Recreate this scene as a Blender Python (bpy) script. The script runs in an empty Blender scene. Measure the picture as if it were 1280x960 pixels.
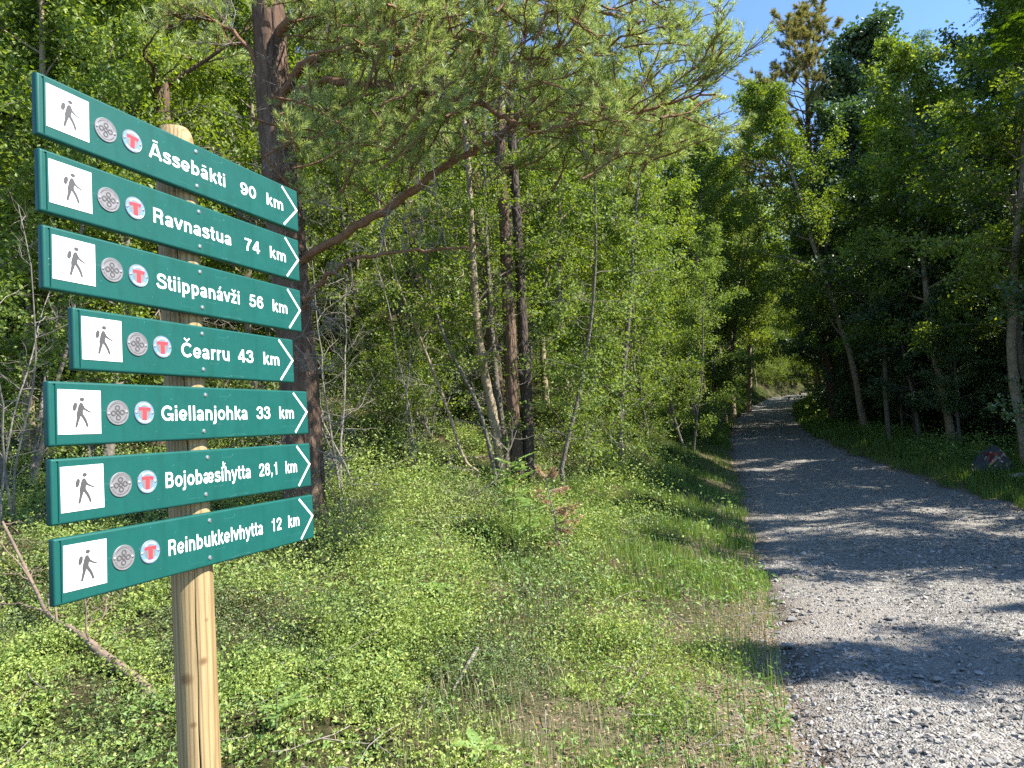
import bpy, bmesh, math
import numpy as np
from mathutils import Vector, Matrix

# ------------------------------------------------------------------ camera, sky, sun
SC = bpy.context.scene
COL = SC.collection
R = math.radians
CAM_H = 1.55
PITCH, ROLL, FPX = R(3.862), R(-3.743), 850.0
_fw = np.array([0, math.cos(PITCH), math.sin(PITCH)])
_r = np.array([1.0, 0, 0])
_up = np.cross(_r, _fw)
_c, _s = math.cos(ROLL), math.sin(ROLL)
CR, CU = _c * _r + _s * _up, -_s * _r + _c * _up
EYE = np.array([0, 0, CAM_H])
cam = bpy.data.cameras.new('camera')
cam.sensor_width = 36.0
cam.lens = 36.0 * FPX / 1280.0
cam.clip_end = 2000
cam.clip_start = 0.05
camo = bpy.data.objects.new('camera', cam)
COL.objects.link(camo)
m = Matrix(((CR[0], CU[0], -_fw[0]), (CR[1], CU[1], -_fw[1]), (CR[2], CU[2], -_fw[2]))).to_4x4()
m.translation = Vector(EYE)
camo.matrix_world = m
SC.camera = camo

SUN_EL, SUN_AZ = R(47), R(103)          # azimuth clockwise from +Y
sdir = Vector((math.sin(SUN_AZ) * math.cos(SUN_EL), math.cos(SUN_AZ) * math.cos(SUN_EL), math.sin(SUN_EL)))
w = bpy.data.worlds.new("World")
SC.world = w
w.use_nodes = True
nt = w.node_tree
sky = nt.nodes.new('ShaderNodeTexSky')
sky.sky_type = 'NISHITA'
sky.sun_disc = False
sky.sun_elevation = SUN_EL
sky.sun_rotation = SUN_AZ
sky.air_density = 1.0
sky.dust_density = 0.0
sky.ozone_density = 7.0
nt.links.new(sky.outputs[0], nt.nodes['Background'].inputs[0])
nt.nodes['Background'].inputs[1].default_value = 0.12
sl = bpy.data.lights.new('sun', 'SUN')
sl.energy = 5.0
sl.angle = R(0.5)
sl.color = (1.0, 0.95, 0.86)
so = bpy.data.objects.new('sun', sl)
so.rotation_euler = sdir.to_track_quat('Z', 'Y').to_euler()
COL.objects.link(so)
SC.view_settings.view_transform = 'Standard'
SC.view_settings.look = 'None'
SC.view_settings.exposure = 1.4
SC.view_settings.gamma = 1.0
SC.view_settings.use_curve_mapping = False
SC.cycles.max_bounces = 7
SC.cycles.diffuse_bounces = 4
SC.cycles.transmission_bounces = 4
SC.cycles.glossy_bounces = 2
SC.cycles.sample_clamp_indirect = 4
SC.cycles.use_denoising = False


def at(px, py, Y):
    """point of the plane y = Y that is seen at photo pixel (px, py)"""
    d = _fw + CR * (px - 640) / FPX + CU * (480 - py) / FPX
    return EYE + d * (Y / d[1])


def to_px(P):
    d = np.asarray(P) - EYE
    z = d @ _fw
    z = np.where(z < 0.05, 0.05, z)
    return 640 + FPX * (d @ CR) / z, 480 - FPX * (d @ CU) / z


def in_view(P, mar=170):
    d = np.asarray(P) - EYE
    x, y = to_px(P)
    return (d @ _fw > 0.3) & (x > -mar) & (x < 1280 + mar) & (y < 960 + mar) & (y > -mar)


# ------------------------------------------------------------------ mesh helpers
class G:
    """collects vertices and faces of one mesh"""

    def __init__(s):
        s.v, s.f, s.n = [], [], 0

    def add(s, v, f, mi=0, sm=False):
        v = np.asarray(v, float).reshape(-1, 3)
        f = np.asarray(f, np.int64)
        s.f.append((f + s.n, mi, sm))
        s.v.append(v)
        s.n += len(v)

    def mesh(s, name, mats):
        me = bpy.data.meshes.new(name)
        V = np.concatenate(s.v)
        me.vertices.add(len(V))
        me.vertices.foreach_set('co', V.ravel())
        tot = np.concatenate([np.full(len(f), f.shape[1]) for f, _, _ in s.f])
        idx = np.concatenate([f.ravel() for f, _, _ in s.f])
        st = np.concatenate([[0], np.cumsum(tot)[:-1]])
        me.loops.add(len(idx))
        me.polygons.add(len(tot))
        me.loops.foreach_set('vertex_index', idx)
        me.polygons.foreach_set('loop_start', st)
        me.polygons.foreach_set('material_index', np.concatenate([np.full(len(f), m_) for f, m_, _ in s.f]))
        me.polygons.foreach_set('use_smooth', np.concatenate([np.full(len(f), q) for f, _, q in s.f]))
        me.update(calc_edges=True)
        for m_ in (mats if isinstance(mats, (list, tuple)) else [mats]):
            me.materials.append(m_)
        return me

    def obj(s, name, mats, parent=None):
        return link(name, s.mesh(name, mats), parent)


def link(name, me, parent=None):
    o = bpy.data.objects.new(name, me)
    COL.objects.link(o)
    if parent is not None:
        o.parent = parent
    return o


def tag(o, label=None, cat=None, group=None, kind=None):
    for k, v in (('label', label), ('category', cat), ('group', group), ('kind', kind)):
        if v:
            o[k] = v
    return o


def empty(name, loc=(0, 0, 0), rz=0):
    o = bpy.data.objects.new(name, None)
    o.empty_display_size = 0.2
    o.location = loc
    o.rotation_euler.z = rz
    COL.objects.link(o)
    return o


def copy_tree(o):
    c = o.copy()
    COL.objects.link(c)
    for ch in o.children:
        d = ch.copy()
        COL.objects.link(d)
        d.parent = c
        for g in ch.children:
            e = g.copy()
            COL.objects.link(e)
            e.parent = d
    return c


def unit(a):
    a = np.asarray(a, float)
    return a / (np.linalg.norm(a, axis=-1, keepdims=True) + 1e-12)


def tube(g, pts, rad, k=6, mi=0, rng=None, rough=0.0, cap=True, sm=True):
    pts = np.asarray(pts, float)
    rad = np.broadcast_to(np.asarray(rad, float), (len(pts),))
    t = np.gradient(pts, axis=0)
    t = unit(t)
    ref = np.array([0.31, 0.17, 0.93]) if abs(t[0][2]) < 0.8 else np.array([1.0, 0.2, 0.05])
    a = unit(np.cross(t, ref))
    b = np.cross(t, a)
    th = np.arange(k) * 2 * np.pi / k
    rr = rad[:, None] * np.ones(k)
    if rough and rng is not None:
        rr = rr * (1 + rough * rng.standard_normal((len(pts), k)))
    V = pts[:, None] + rr[..., None] * (np.cos(th)[:, None] * a[:, None] + np.sin(th)[:, None] * b[:, None])
    n = len(pts)
    i = np.arange(n - 1)[:, None] * k
    j = np.arange(k)[None]
    j2 = (j + 1) % k
    F = np.stack([i + j, i + j2, i + k + j2, i + k + j], -1).reshape(-1, 4)
    g.add(V.reshape(-1, 3), F, mi, sm)


def catmull(P, n=6):
    P = np.asarray(P, float)
    Q = np.concatenate([[2 * P[0] - P[1]], P, [2 * P[-1] - P[-2]]])
    out = []
    for i in range(len(P) - 1):
        p0, p1, p2, p3 = Q[i:i + 4]
        for t in np.arange(n) / n:
            out.append(0.5 * (2 * p1 + (p2 - p0) * t + (2 * p0 - 5 * p1 + 4 * p2 - p3) * t * t + (3 * p1 - p0 - 3 * p2 + p3) * t ** 3))
    out.append(P[-1])
    return np.array(out)


def leaves(g, c, d, n, L, W, fold=0.25, mi=0):
    """kite shaped leaves folded along the midrib: c base points, d directions, n normals"""
    d = unit(d)
    s = unit(np.cross(d, n))
    n = np.cross(s, d)
    L = np.broadcast_to(np.asarray(L, float), (len(c),))[:, None]
    W = np.broadcast_to(np.asarray(W, float), (len(c),))[:, None]
    v = np.stack([c, c + d * L * 0.42 + s * W * 0.5 + n * W * fold, c + d * L - n * L * 0.08, c + d * L * 0.42 - s * W * 0.5 + n * W * fold], 1)
    f = np.arange(len(c))[:, None] * 4 + np.array([0, 1, 2, 3])
    g.add(v.reshape(-1, 3), f, mi)


def needles(g, tips, dirs, rng, per=34, L=0.055, W=0.0022, span=0.13, mi=0, spread=0.9):
    """needle brushes round the last part of each shoot"""
    N = len(tips)
    tips = np.repeat(tips, per, 0)
    d = np.repeat(unit(dirs), per, 0)
    u = rng.random(N * per)
    base = tips - d * (u * span)[:, None]
    rv = unit(rng.standard_normal((N * per, 3)))
    pr = unit(rv - d * (rv * d).sum(-1, keepdims=True))
    sp = (spread * (0.35 + 0.65 * u))[:, None]
    nd = unit(d + pr * sp * 1.25)
    sd = unit(np.cross(nd, rng.standard_normal((N * per, 3)))) * (W / 2)
    Ln = (L * (0.75 + 0.4 * rng.random(N * per)))[:, None]
    v = np.stack([base - sd, base + sd, base + nd * Ln], 1)
    g.add(v.reshape(-1, 3), np.arange(N * per)[:, None] * 3 + np.array([0, 1, 2]), mi)


# ------------------------------------------------------------------ materials
def mat(name):
    m_ = bpy.data.materials.new(name)
    m_.use_nodes = True
    return m_, m_.node_tree, m_.node_tree.nodes['Principled BSDF']


def ramp(nt_, cols, pos=None):
    r = nt_.nodes.new('ShaderNodeValToRGB')
    el = r.color_ramp.elements
    pos = pos or [i / (len(cols) - 1) for i in range(len(cols))]
    while len(el) < len(cols):
        el.new(0.5)
    for e_, c, p in zip(el, cols, pos):
        e_.position = p
        e_.color = (*c, 1)
    return r


def noise(nt_, scale, detail=4, rough=0.6, vec=None, coord='Object', stretch=None):
    tc = nt_.nodes.new('ShaderNodeTexCoord')
    n = nt_.nodes.new('ShaderNodeTexNoise')
    n.inputs['Scale'].default_value = scale
    n.inputs['Detail'].default_value = detail
    n.inputs['Roughness'].default_value = rough
    src = tc.outputs[coord]
    if stretch:
        mp = nt_.nodes.new('ShaderNodeMapping')
        mp.inputs['Scale'].default_value = stretch
        nt_.links.new(src, mp.inputs[0])
        src = mp.outputs[0]
    nt_.links.new(src, n.inputs['Vector'])
    return n


def bump(nt_, b, h, strength=0.5, dist=0.01):
    bn = nt_.nodes.new('ShaderNodeBump')
    bn.inputs['Strength'].default_value = strength
    bn.inputs['Distance'].default_value = dist
    nt_.links.new(h, bn.inputs['Height'])
    nt_.links.new(bn.outputs[0], b.inputs['Normal'])


def leaf_mat(name, cols, trans=0.4, gloss=0.06, rough=0.55, objvar=0.0, patch=0.0):
    gloss, rough = gloss * .8, max(rough, .52)
    m_, t, b = mat(name)
    t.nodes.remove(b)
    geo = t.nodes.new('ShaderNodeNewGeometry')
    r = ramp(t, cols)
    src = geo.outputs['Random Per Island']
    if objvar:
        oi = t.nodes.new('ShaderNodeObjectInfo')
        mx = t.nodes.new('ShaderNodeMath')
        mx.operation = 'MULTIPLY_ADD'
        mx.inputs[1].default_value = objvar
        sb = t.nodes.new('ShaderNodeMath')
        sb.operation = 'MULTIPLY_ADD'
        sb.inputs[1].default_value = 1 - objvar
        sb.inputs[2].default_value = 0
        t.links.new(src, sb.inputs[0])
        t.links.new(oi.outputs['Random'], mx.inputs[0])
        t.links.new(sb.outputs[0], mx.inputs[2])
        src = mx.outputs[0]
    t.links.new(src, r.inputs[0])
    if patch:                                # neighbouring plants share a tone
        pn = noise(t, 2.2, 3, 0.6)
        ma = t.nodes.new('ShaderNodeMath')
        ma.operation = 'MULTIPLY_ADD'
        ma.inputs[1].default_value = 1 - patch
        mb = t.nodes.new('ShaderNodeMath')
        mb.operation = 'MULTIPLY_ADD'
        mb.inputs[1].default_value = patch * 2.2
        mb.inputs[2].default_value = -patch * .6
        t.links.new(pn.outputs[0], mb.inputs[0])
        t.links.new(mb.outputs[0], ma.inputs[2])
        t.links.new(src, ma.inputs[0])
        t.links.new(ma.outputs[0], r.inputs[0])
    di = t.nodes.new('ShaderNodeBsdfDiffuse')
    tr = t.nodes.new('ShaderNodeBsdfTranslucent')
    gl = t.nodes.new('ShaderNodeBsdfGlossy')
    gl.inputs['Roughness'].default_value = rough
    gl.inputs['Color'].default_value = (0.55, 0.6, 0.6, 1)
    hs = t.nodes.new('ShaderNodeHueSaturation')
    hs.inputs['Hue'].default_value = 0.49
    hs.inputs['Saturation'].default_value = 1.15
    hs.inputs['Value'].default_value = 1.35
    t.links.new(r.outputs[0], di.inputs[0])
    t.links.new(r.outputs[0], hs.inputs['Color'])
    t.links.new(hs.outputs[0], tr.inputs[0])
    m1 = t.nodes.new('ShaderNodeMixShader')
    m1.inputs[0].default_value = trans
    t.links.new(di.outputs[0], m1.inputs[1])
    t.links.new(tr.outputs[0], m1.inputs[2])
    m2 = t.nodes.new('ShaderNodeMixShader')
    m2.inputs[0].default_value = gloss
    t.links.new(m1.outputs[0], m2.inputs[1])
    t.links.new(gl.outputs[0], m2.inputs[2])
    t.links.new(m2.outputs[0], t.nodes['Material Output'].inputs[0])
    return m_


def plain(name, col, rough=0.5, metal=0.0, var=0.0, scale=20):
    m_, t, b = mat(name)
    b.inputs['Base Color'].default_value = (*col, 1)
    b.inputs['Roughness'].default_value = rough
    b.inputs['Metallic'].default_value = metal
    if var:
        n = noise(t, scale)
        r = ramp(t, [tuple(c * (1 - var) for c in col), tuple(min(1, c * (1 + var)) for c in col)], [0.3, 0.7])
        t.links.new(n.outputs[0], r.inputs[0])
        t.links.new(r.outputs[0], b.inputs['Base Color'])
    return m_


def bark(name, cols, scale, stretch, bumpd=0.02, zsplit=None, cols2=None):
    m_, t, b = mat(name)
    b.inputs['Roughness'].default_value = 0.9
    b.inputs['Specular IOR Level'].default_value = 0.2
    n = noise(t, scale, 6, 0.65, stretch=stretch)
    vo = t.nodes.new('ShaderNodeTexVoronoi')
    vo.feature = 'DISTANCE_TO_EDGE'
    vo.inputs['Scale'].default_value = scale * 1.3
    mp = t.nodes.new('ShaderNodeMapping')
    mp.inputs['Scale'].default_value = stretch
    tc = t.nodes.new('ShaderNodeTexCoord')
    t.links.new(tc.outputs['Object'], mp.inputs[0])
    t.links.new(mp.outputs[0], vo.inputs['Vector'])
    r = ramp(t, cols, None)
    t.links.new(n.outputs[0], r.inputs[0])
    out = r.outputs[0]
    if cols2:
        r2 = ramp(t, cols2)
        t.links.new(n.outputs[0], r2.inputs[0])
        sx = t.nodes.new('ShaderNodeSeparateXYZ')
        t.links.new(tc.outputs['Object'], sx.inputs[0])
        mr = t.nodes.new('ShaderNodeMapRange')
        mr.inputs['From Min'].default_value = zsplit[0]
        mr.inputs['From Max'].default_value = zsplit[1]
        t.links.new(sx.outputs[2], mr.inputs[0])
        mx = t.nodes.new('ShaderNodeMix')
        mx.data_type = 'RGBA'
        t.links.new(mr.outputs[0], mx.inputs[0])
        t.links.new(out, mx.inputs[6])
        t.links.new(r2.outputs[0], mx.inputs[7])
        out = mx.outputs[2]
    t.links.new(out, b.inputs['Base Color'])
    ad = t.nodes.new('ShaderNodeMath')
    ad.operation = 'MULTIPLY_ADD'
    mn = t.nodes.new('ShaderNodeMath')
    mn.operation = 'MINIMUM'
    mn.inputs[1].default_value = 0.2
    t.links.new(vo.outputs['Distance'], mn.inputs[0])
    ad.inputs[1].default_value = 3.0
    t.links.new(mn.outputs[0], ad.inputs[0])
    t.links.new(n.outputs[0], ad.inputs[2])
    bump(t, b, ad.outputs[0], 1.0, bumpd)
    return m_


M = {}
M['pine_bark'] = bark('pine_bark', [(0.025, 0.016, 0.011), (0.13, 0.085, 0.06), (0.28, 0.205, 0.155)], 9, (1, 1, 0.28), 0.03,
                      (3.6, 8), [(0.028, 0.017, 0.012), (0.13, 0.07, 0.042), (0.24, 0.145, 0.095)])
M['pine_limb'] = bark('pine_limb_bark', [(0.06, 0.035, 0.025), (0.22, 0.12, 0.07), (0.32, 0.2, 0.13)], 22, (1, 1, 1), 0.008)
M['dark_bark'] = bark('dark_bark', [(0.03, 0.024, 0.02), (0.085, 0.066, 0.055), (0.15, 0.125, 0.105)], 14, (1, 1, 0.3), 0.02)
M['grey_bark'] = bark('grey_bark', [(0.06, 0.052, 0.042), (0.16, 0.14, 0.115), (0.3, 0.275, 0.235)], 12, (1, 1, 0.7), 0.008)
M['birch_bark'] = bark('birch_bark', [(0.07, 0.05, 0.035), (0.28, 0.22, 0.15), (0.5, 0.43, 0.32)], 7, (1, 1, 2.6), 0.006)
M['dead_wood'] = plain('dead_wood', (0.21, 0.185, 0.155), 0.9, 0, 0.4, 30)
M['dead_brown'] = plain('dead_brown_wood', (0.19, 0.135, 0.10), 0.9, 0, 0.35, 30)
M['green_stem'] = plain('green_stem', (0.10, 0.13, 0.04), 0.7)
M['birch_leaf'] = leaf_mat('birch_leaf', [(0.08, 0.135, 0.022), (0.185, 0.26, 0.04), (0.31, 0.385, 0.075)], 0.47, objvar=0.25)
M['lit_leaf'] = leaf_mat('young_birch_leaf', [(0.10, 0.165, 0.03), (0.18, 0.255, 0.05), (0.27, 0.345, 0.08)], 0.45, 0.05)
M['alder_leaf'] = leaf_mat('alder_leaf', [(0.038, 0.075, 0.018), (0.075, 0.135, 0.03), (0.135, 0.21, 0.045)], 0.42, 0.18, 0.4, objvar=0.3)
M['rowan_leaf'] = leaf_mat('rowan_leaf', [(0.06, 0.12, 0.02), (0.11, 0.19, 0.028), (0.17, 0.24, 0.035)], 0.38, 0.07, 0.42, objvar=0.2)
M['needle'] = leaf_mat('pine_needle', [(0.18, 0.25, 0.06), (0.32, 0.40, 0.10), (0.46, 0.53, 0.18)], 0.45, 0.14, 0.4)
M['needle_old'] = leaf_mat('old_pine_needle', [(0.16, 0.17, 0.05), (0.27, 0.26, 0.08), (0.36, 0.31, 0.11)], 0.35, 0.05)
M['dead_needle'] = leaf_mat('dead_needle', [(0.36, 0.22, 0.11), (0.46, 0.30, 0.17), (0.54, 0.38, 0.24)], 0.1, 0.02)
M['berry_leaf'] = leaf_mat('bilberry_leaf', [(0.06, 0.10, 0.022), (0.15, 0.22, 0.045), (0.28, 0.36, 0.08), (0.40, 0.47, 0.12), (0.49, 0.51, 0.19)], 0.36, 0.06, 0.4, patch=.55)
M['cow_leaf'] = leaf_mat('lingonberry_leaf', [(0.045, 0.08, 0.022), (0.09, 0.14, 0.035), (0.15, 0.20, 0.05), (0.24, 0.13, 0.06)], 0.2, 0.10, 0.4, patch=.3)
M['herb_leaf'] = leaf_mat('herb_leaf', [(0.13, 0.23, 0.05), (0.20, 0.32, 0.08), (0.28, 0.38, 0.11)], 0.38, 0.06)
M['dry_leaf'] = leaf_mat('dry_leaf', [(0.16, 0.105, 0.065), (0.32, 0.225, 0.14), (0.46, 0.37, 0.26), (0.40, 0.20, 0.10)], 0.1, 0.03)
M['grass'] = leaf_mat('grass_blade', [(0.08, 0.15, 0.025), (0.14, 0.235, 0.04), (0.22, 0.30, 0.06)], 0.4, 0.06)
M['straw'] = leaf_mat('dry_grass', [(0.34, 0.29, 0.16), (0.50, 0.44, 0.28)], 0.25, 0.03)


def ground_mat():
    m_, t, b = mat('forest_floor')
    b.inputs['Roughness'].default_value = 0.95
    b.inputs['Specular IOR Level'].default_value = 0.1
    n = noise(t, 1.1, 5, 0.6)
    f = noise(t, 38, 5, 0.75)
    ra = ramp(t, [(0.02, 0.032, 0.009), (0.035, 0.045, 0.015), (0.085, 0.065, 0.042), (0.045, 0.05, 0.02)], [0.3, 0.5, 0.64, 0.78])
    rb = ramp(t, [(0.3, 0.27, 0.25), (1.0, 0.95, 0.9), (1.9, 1.75, 1.6)], [0.3, 0.5, 0.72])
    t.links.new(n.outputs[0], ra.inputs[0])
    t.links.new(f.outputs[0], rb.inputs[0])
    mx = t.nodes.new('ShaderNodeMix')
    mx.data_type = 'RGBA'
    mx.blend_type = 'MULTIPLY'
    mx.inputs[0].default_value = 1
    t.links.new(ra.outputs[0], mx.inputs[6])
    t.links.new(rb.outputs[0], mx.inputs[7])
    at_ = t.nodes.new('ShaderNodeAttribute')
    at_.attribute_name = 'soil'
    rt = ramp(t, [(0.10, 0.072, 0.045), (0.24, 0.185, 0.125), (0.34, 0.28, 0.20)], [0.3, 0.5, 0.7])
    t.links.new(f.outputs[0], rt.inputs[0])
    ms = t.nodes.new('ShaderNodeMix')
    ms.data_type = 'RGBA'
    t.links.new(at_.outputs['Fac'], ms.inputs[0])
    t.links.new(mx.outputs[2], ms.inputs[6])
    t.links.new(rt.outputs[0], ms.inputs[7])
    t.links.new(ms.outputs[2], b.inputs['Base Color'])
    bump(t, b, f.outputs[0], 0.9, 0.03)
    return m_


def road_mat():
    m_, t, b = mat('gravel_bed')
    b.inputs['Roughness'].default_value = 0.95
    b.inputs['Specular IOR Level'].default_value = 0.15
    tc = t.nodes.new('ShaderNodeTexCoord')
    v1 = t.nodes.new('ShaderNodeTexVoronoi')
    v1.inputs['Scale'].default_value = 42
    v2 = t.nodes.new('ShaderNodeTexVoronoi')
    v2.inputs['Scale'].default_value = 95
    for v in (v1, v2):
        t.links.new(tc.outputs['Object'], v.inputs['Vector'])
    sx = t.nodes.new('ShaderNodeSeparateColor')
    t.links.new(v1.outputs['Color'], sx.inputs[0])
    r1 = ramp(t, [(0.13, 0.12, 0.105), (0.23, 0.213, 0.19), (0.33, 0.31, 0.275), (0.42, 0.40, 0.365)], [0.0, 0.4, 0.8, 1])
    t.links.new(sx.outputs[0], r1.inputs[0])
    n = noise(t, 0.9, 5, 0.6, stretch=(1.0, 0.35, 1))
    rn = ramp(t, [(0, 0, 0), (1, 1, 1)], [0.46, 0.62])
    t.links.new(n.outputs[0], rn.inputs[0])
    nf = noise(t, 60, 4, 0.7)
    rs = ramp(t, [(0.2, 0.178, 0.152), (0.35, 0.318, 0.28)], [0.35, 0.65])
    t.links.new(nf.outputs[0], rs.inputs[0])
    mx = t.nodes.new('ShaderNodeMix')
    mx.data_type = 'RGBA'
    t.links.new(rn.outputs[0], mx.inputs[0])
    t.links.new(r1.outputs[0], mx.inputs[6])
    t.links.new(rs.outputs[0], mx.inputs[7])
    # brown soil mixed into both edges of the gravel
    at_ = t.nodes.new('ShaderNodeAttribute')
    at_.attribute_name = 'soil'
    sn = noise(t, 5, 5, 0.7)
    sa = t.nodes.new('ShaderNodeMath')
    sa.operation = 'MULTIPLY_ADD'
    sa.inputs[1].default_value = 1.6
    sa.inputs[2].default_value = -.8
    t.links.new(sn.outputs[0], sa.inputs[0])
    sb = t.nodes.new('ShaderNodeMath')
    sb.operation = 'ADD'
    sb.use_clamp = True
    t.links.new(sa.outputs[0], sb.inputs[0])
    t.links.new(at_.outputs['Fac'], sb.inputs[1])
    sm_ = t.nodes.new('ShaderNodeMath')
    sm_.operation = 'MULTIPLY'
    sm_.use_clamp = True
    t.links.new(sb.outputs[0], sm_.inputs[0])
    t.links.new(at_.outputs['Fac'], sm_.inputs[1])
    so_ = ramp(t, [(0.06, 0.042, 0.028), (0.17, 0.125, 0.085)], [0.3, 0.7])
    t.links.new(nf.outputs[0], so_.inputs[0])
    m3 = t.nodes.new('ShaderNodeMix')
    m3.data_type = 'RGBA'
    t.links.new(sm_.outputs[0], m3.inputs[0])
    t.links.new(mx.outputs[2], m3.inputs[6])
    t.links.new(so_.outputs[0], m3.inputs[7])
    t.links.new(m3.outputs[2], b.inputs['Base Color'])
    a = t.nodes.new('ShaderNodeMath')
    a.operation = 'ADD'
    t.links.new(v1.outputs['Distance'], a.inputs[0])
    t.links.new(v2.outputs['Distance'], a.inputs[1])
    iv = t.nodes.new('ShaderNodeMath')
    iv.operation = 'MULTIPLY'
    iv.inputs[1].default_value = -1
    t.links.new(a.outputs[0], iv.inputs[0])
    bump(t, b, iv.outputs[0], 1.0, 0.012)
    return m_


def stone_mat(name, cols):
    m_, t, b = mat(name)
    b.inputs['Roughness'].default_value = 0.85
    b.inputs['Specular IOR Level'].default_value = 0.25
    geo = t.nodes.new('ShaderNodeNewGeometry')
    oi = t.nodes.new('ShaderNodeObjectInfo')
    ad = t.nodes.new('ShaderNodeMath')
    ad.operation = 'ADD'
    t.links.new(geo.outputs['Random Per Island'], ad.inputs[0])
    t.links.new(oi.outputs['Random'], ad.inputs[1])
    fr = t.nodes.new('ShaderNodeMath')
    fr.operation = 'FRACT'
    t.links.new(ad.outputs[0], fr.inputs[0])
    r = ramp(t, cols)
    t.links.new(fr.outputs[0], r.inputs[0])
    t.links.new(r.outputs[0], b.inputs['Base Color'])
    n = noise(t, 120, 3, 0.7)
    bump(t, b, n.outputs[0], 0.4, 0.004)
    return m_


M['floor'] = ground_mat()
M['road'] = road_mat()
M['stone'] = stone_mat('grey_slate_stone', [(0.12, 0.112, 0.105), (0.21, 0.20, 0.185), (0.31, 0.29, 0.265), (0.24, 0.22, 0.20), (0.41, 0.39, 0.36)])

# ------------------------------------------------------------------ terrain
_PY = [-400, -30, -5, 0, 3.08, 5.55, 7.37, 11, 16, 20, 25, 35, 50, 60, 70, 80, 95, 400]
_PX = [-180, -14, -1.3, 0.15, 1.14, 1.93, 2.47, 3.57, 5.05, 6.2, 7.8, 11.1, 17.0, 22.5, 30.5, 38, 70, 900]
_ZY = [-400, 0, 11, 14, 16, 20, 25, 35, 50, 60, 80, 110, 400]
_ZZ = [0, 0, 0, .12, .25, .5, .78, 1.2, 1.95, 2.9, 3.9, 5, 14]


def edge_l(y):
    return np.interp(y, _PY, _PX)


def road_w(y):
    return np.interp(y, [0, 9.7, 14.3, 18, 25, 35, 60], [4.1, 3.85, 3.5, 3.05, 2.85, 3.3, 3.6])


def wob(x, y):
    return (np.sin(x * 1.7 + 1.3 * np.sin(y * 1.1)) * np.sin(y * 1.9 + 0.7 + np.sin(x * .8)) + 0.5 * np.sin(x * 4.1 + y * 2.3) * np.sin(y * 3.7 - x * 1.2))


def fbm(x, y, s=1.0, seed=0):
    """cheap smooth pseudo noise, about -1..1"""
    r = np.random.default_rng(900 + seed)
    o = 0
    for k in range(6):
        a, b_, c, d = r.uniform(-1, 1, 4)
        f = s * (1.0 + k * 0.75)
        o = o + np.sin((a * x + b_ * y) * f * 3 + c * 9 + 1.5 * np.sin((b_ * x - a * y) * f * 2 + d * 7)) / (1 + 0.5 * k)
    return o / 2.2


def hz(x, y):
    x, y = np.asarray(x, float), np.asarray(y, float)
    z = np.interp(y, _ZY, _ZZ)
    el = edge_l(y)
    q = np.clip(el - x, 0, None) * 0.95
    ye = 25 * (1 - np.exp(-np.clip(y, 0, None) / 25))
    qe = 18 * (1 - np.exp(-q / 18))
    left = 0.014 * qe * ye ** 1.4 + 0.02 * np.clip(q, 0, 4)
    q2 = np.clip(x - el - road_w(y), 0, None)
    right = 0.10 * (1 - np.exp(-q2 / 0.8)) + 0.025 * np.clip(q2, 0, 60)
    msk = 1 - np.exp(-(q + q2) / 1.2)
    puff = np.sqrt(.03 + np.abs(fbm(x * .75, y * .75, 1, 61))) + .45 * np.sqrt(.03 + np.abs(fbm(x * 1.9, y * 1.9, 1, 62)))
    z = z + .13 * (puff - .6) * np.clip((q - .7) / .9, 0, 1) * np.clip(y / 2, 0, 1)
    return z + left + right + wob(x, y) * 0.05 * msk + wob(x * .3 + 3, y * .3) * 0.16 * (1 - np.exp(-(q + q2) / 5))


def warp(lo, hi, n, p, c=0):
    t = np.linspace(-1, 1, n)
    s = np.sign(t) * np.abs(t) ** p
    return np.where(s < 0, c + (c - lo) * s, c + (hi - c) * s)


gx = warp(-330, 330, 430, 2.6, -0.5)
gy = warp(-60, 400, 430, 2.4, 5)
X, Y = np.meshgrid(gx, gy)
el = edge_l(Y)
on = np.clip(np.minimum(X - el - .05, el + road_w(Y) - .05 - X) / 0.3, 0, 1)
Z = hz(X, Y) - on * 0.06
nx, ny = len(gx), len(gy)
ii = (np.arange(ny - 1)[:, None] * nx + np.arange(nx - 1)[None]).reshape(-1)
g = G()
g.add(np.stack([X, Y, Z], -1).reshape(-1, 3), np.stack([ii, ii + 1, ii + nx + 1, ii + nx], -1), 0, True)
ground = tag(g.obj('ground', M['floor']), kind='structure')
# bare brown soil beside the road and in a few patches where the sun dries the verge
qv = np.clip(el - X, 0, 50)
soil = .8 * np.exp(-(qv / .6) ** 2) * (X < el + road_w(Y) + .3) * (Y < 24) + .65 * np.exp(-((X - .6) / .8) ** 2 - ((Y - 3.4) / 1.2) ** 2) + .6 * np.clip(fbm(X * .8, Y * .8, 1, 71) - .2, 0, 1) * (Y < 9)
ground.data.attributes.new('soil', 'FLOAT', 'POINT').data.foreach_set('value', np.clip(soil, 0, 1).ravel())

# road sheet, laid just above the ground, with ragged edges
ry = np.concatenate([np.arange(-8, 16, 0.08), np.arange(16, 40, 0.3), np.arange(40, 92, 1.0)])
ru = np.linspace(0, 1, 47)
U, YY = np.meshgrid(ru, ry)
ragl = 0.10 * fbm(ry * 1.3, ry * 0 + 2, 1.5, 1) + 0.05 * fbm(ry * 5, ry * 0, 1.5, 2)
ragr = 0.14 * fbm(ry * 1.1, ry * 0 + 7, 1.5, 3) + 0.05 * fbm(ry * 5, ry * 0, 1.5, 4)
lx = edge_l(ry) - 0.12 + ragl
rx = edge_l(ry) + road_w(ry) + 0.12 + ragr
XX = lx[:, None] + (rx - lx)[:, None] * U
base = np.interp(YY, _ZY, _ZZ)
crown = 0.035 * np.sin(np.pi * U) - 0.028 * np.exp(-((U - .27) / .07) ** 2) - 0.028 * np.exp(-((U - .72) / .07) ** 2)
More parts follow.
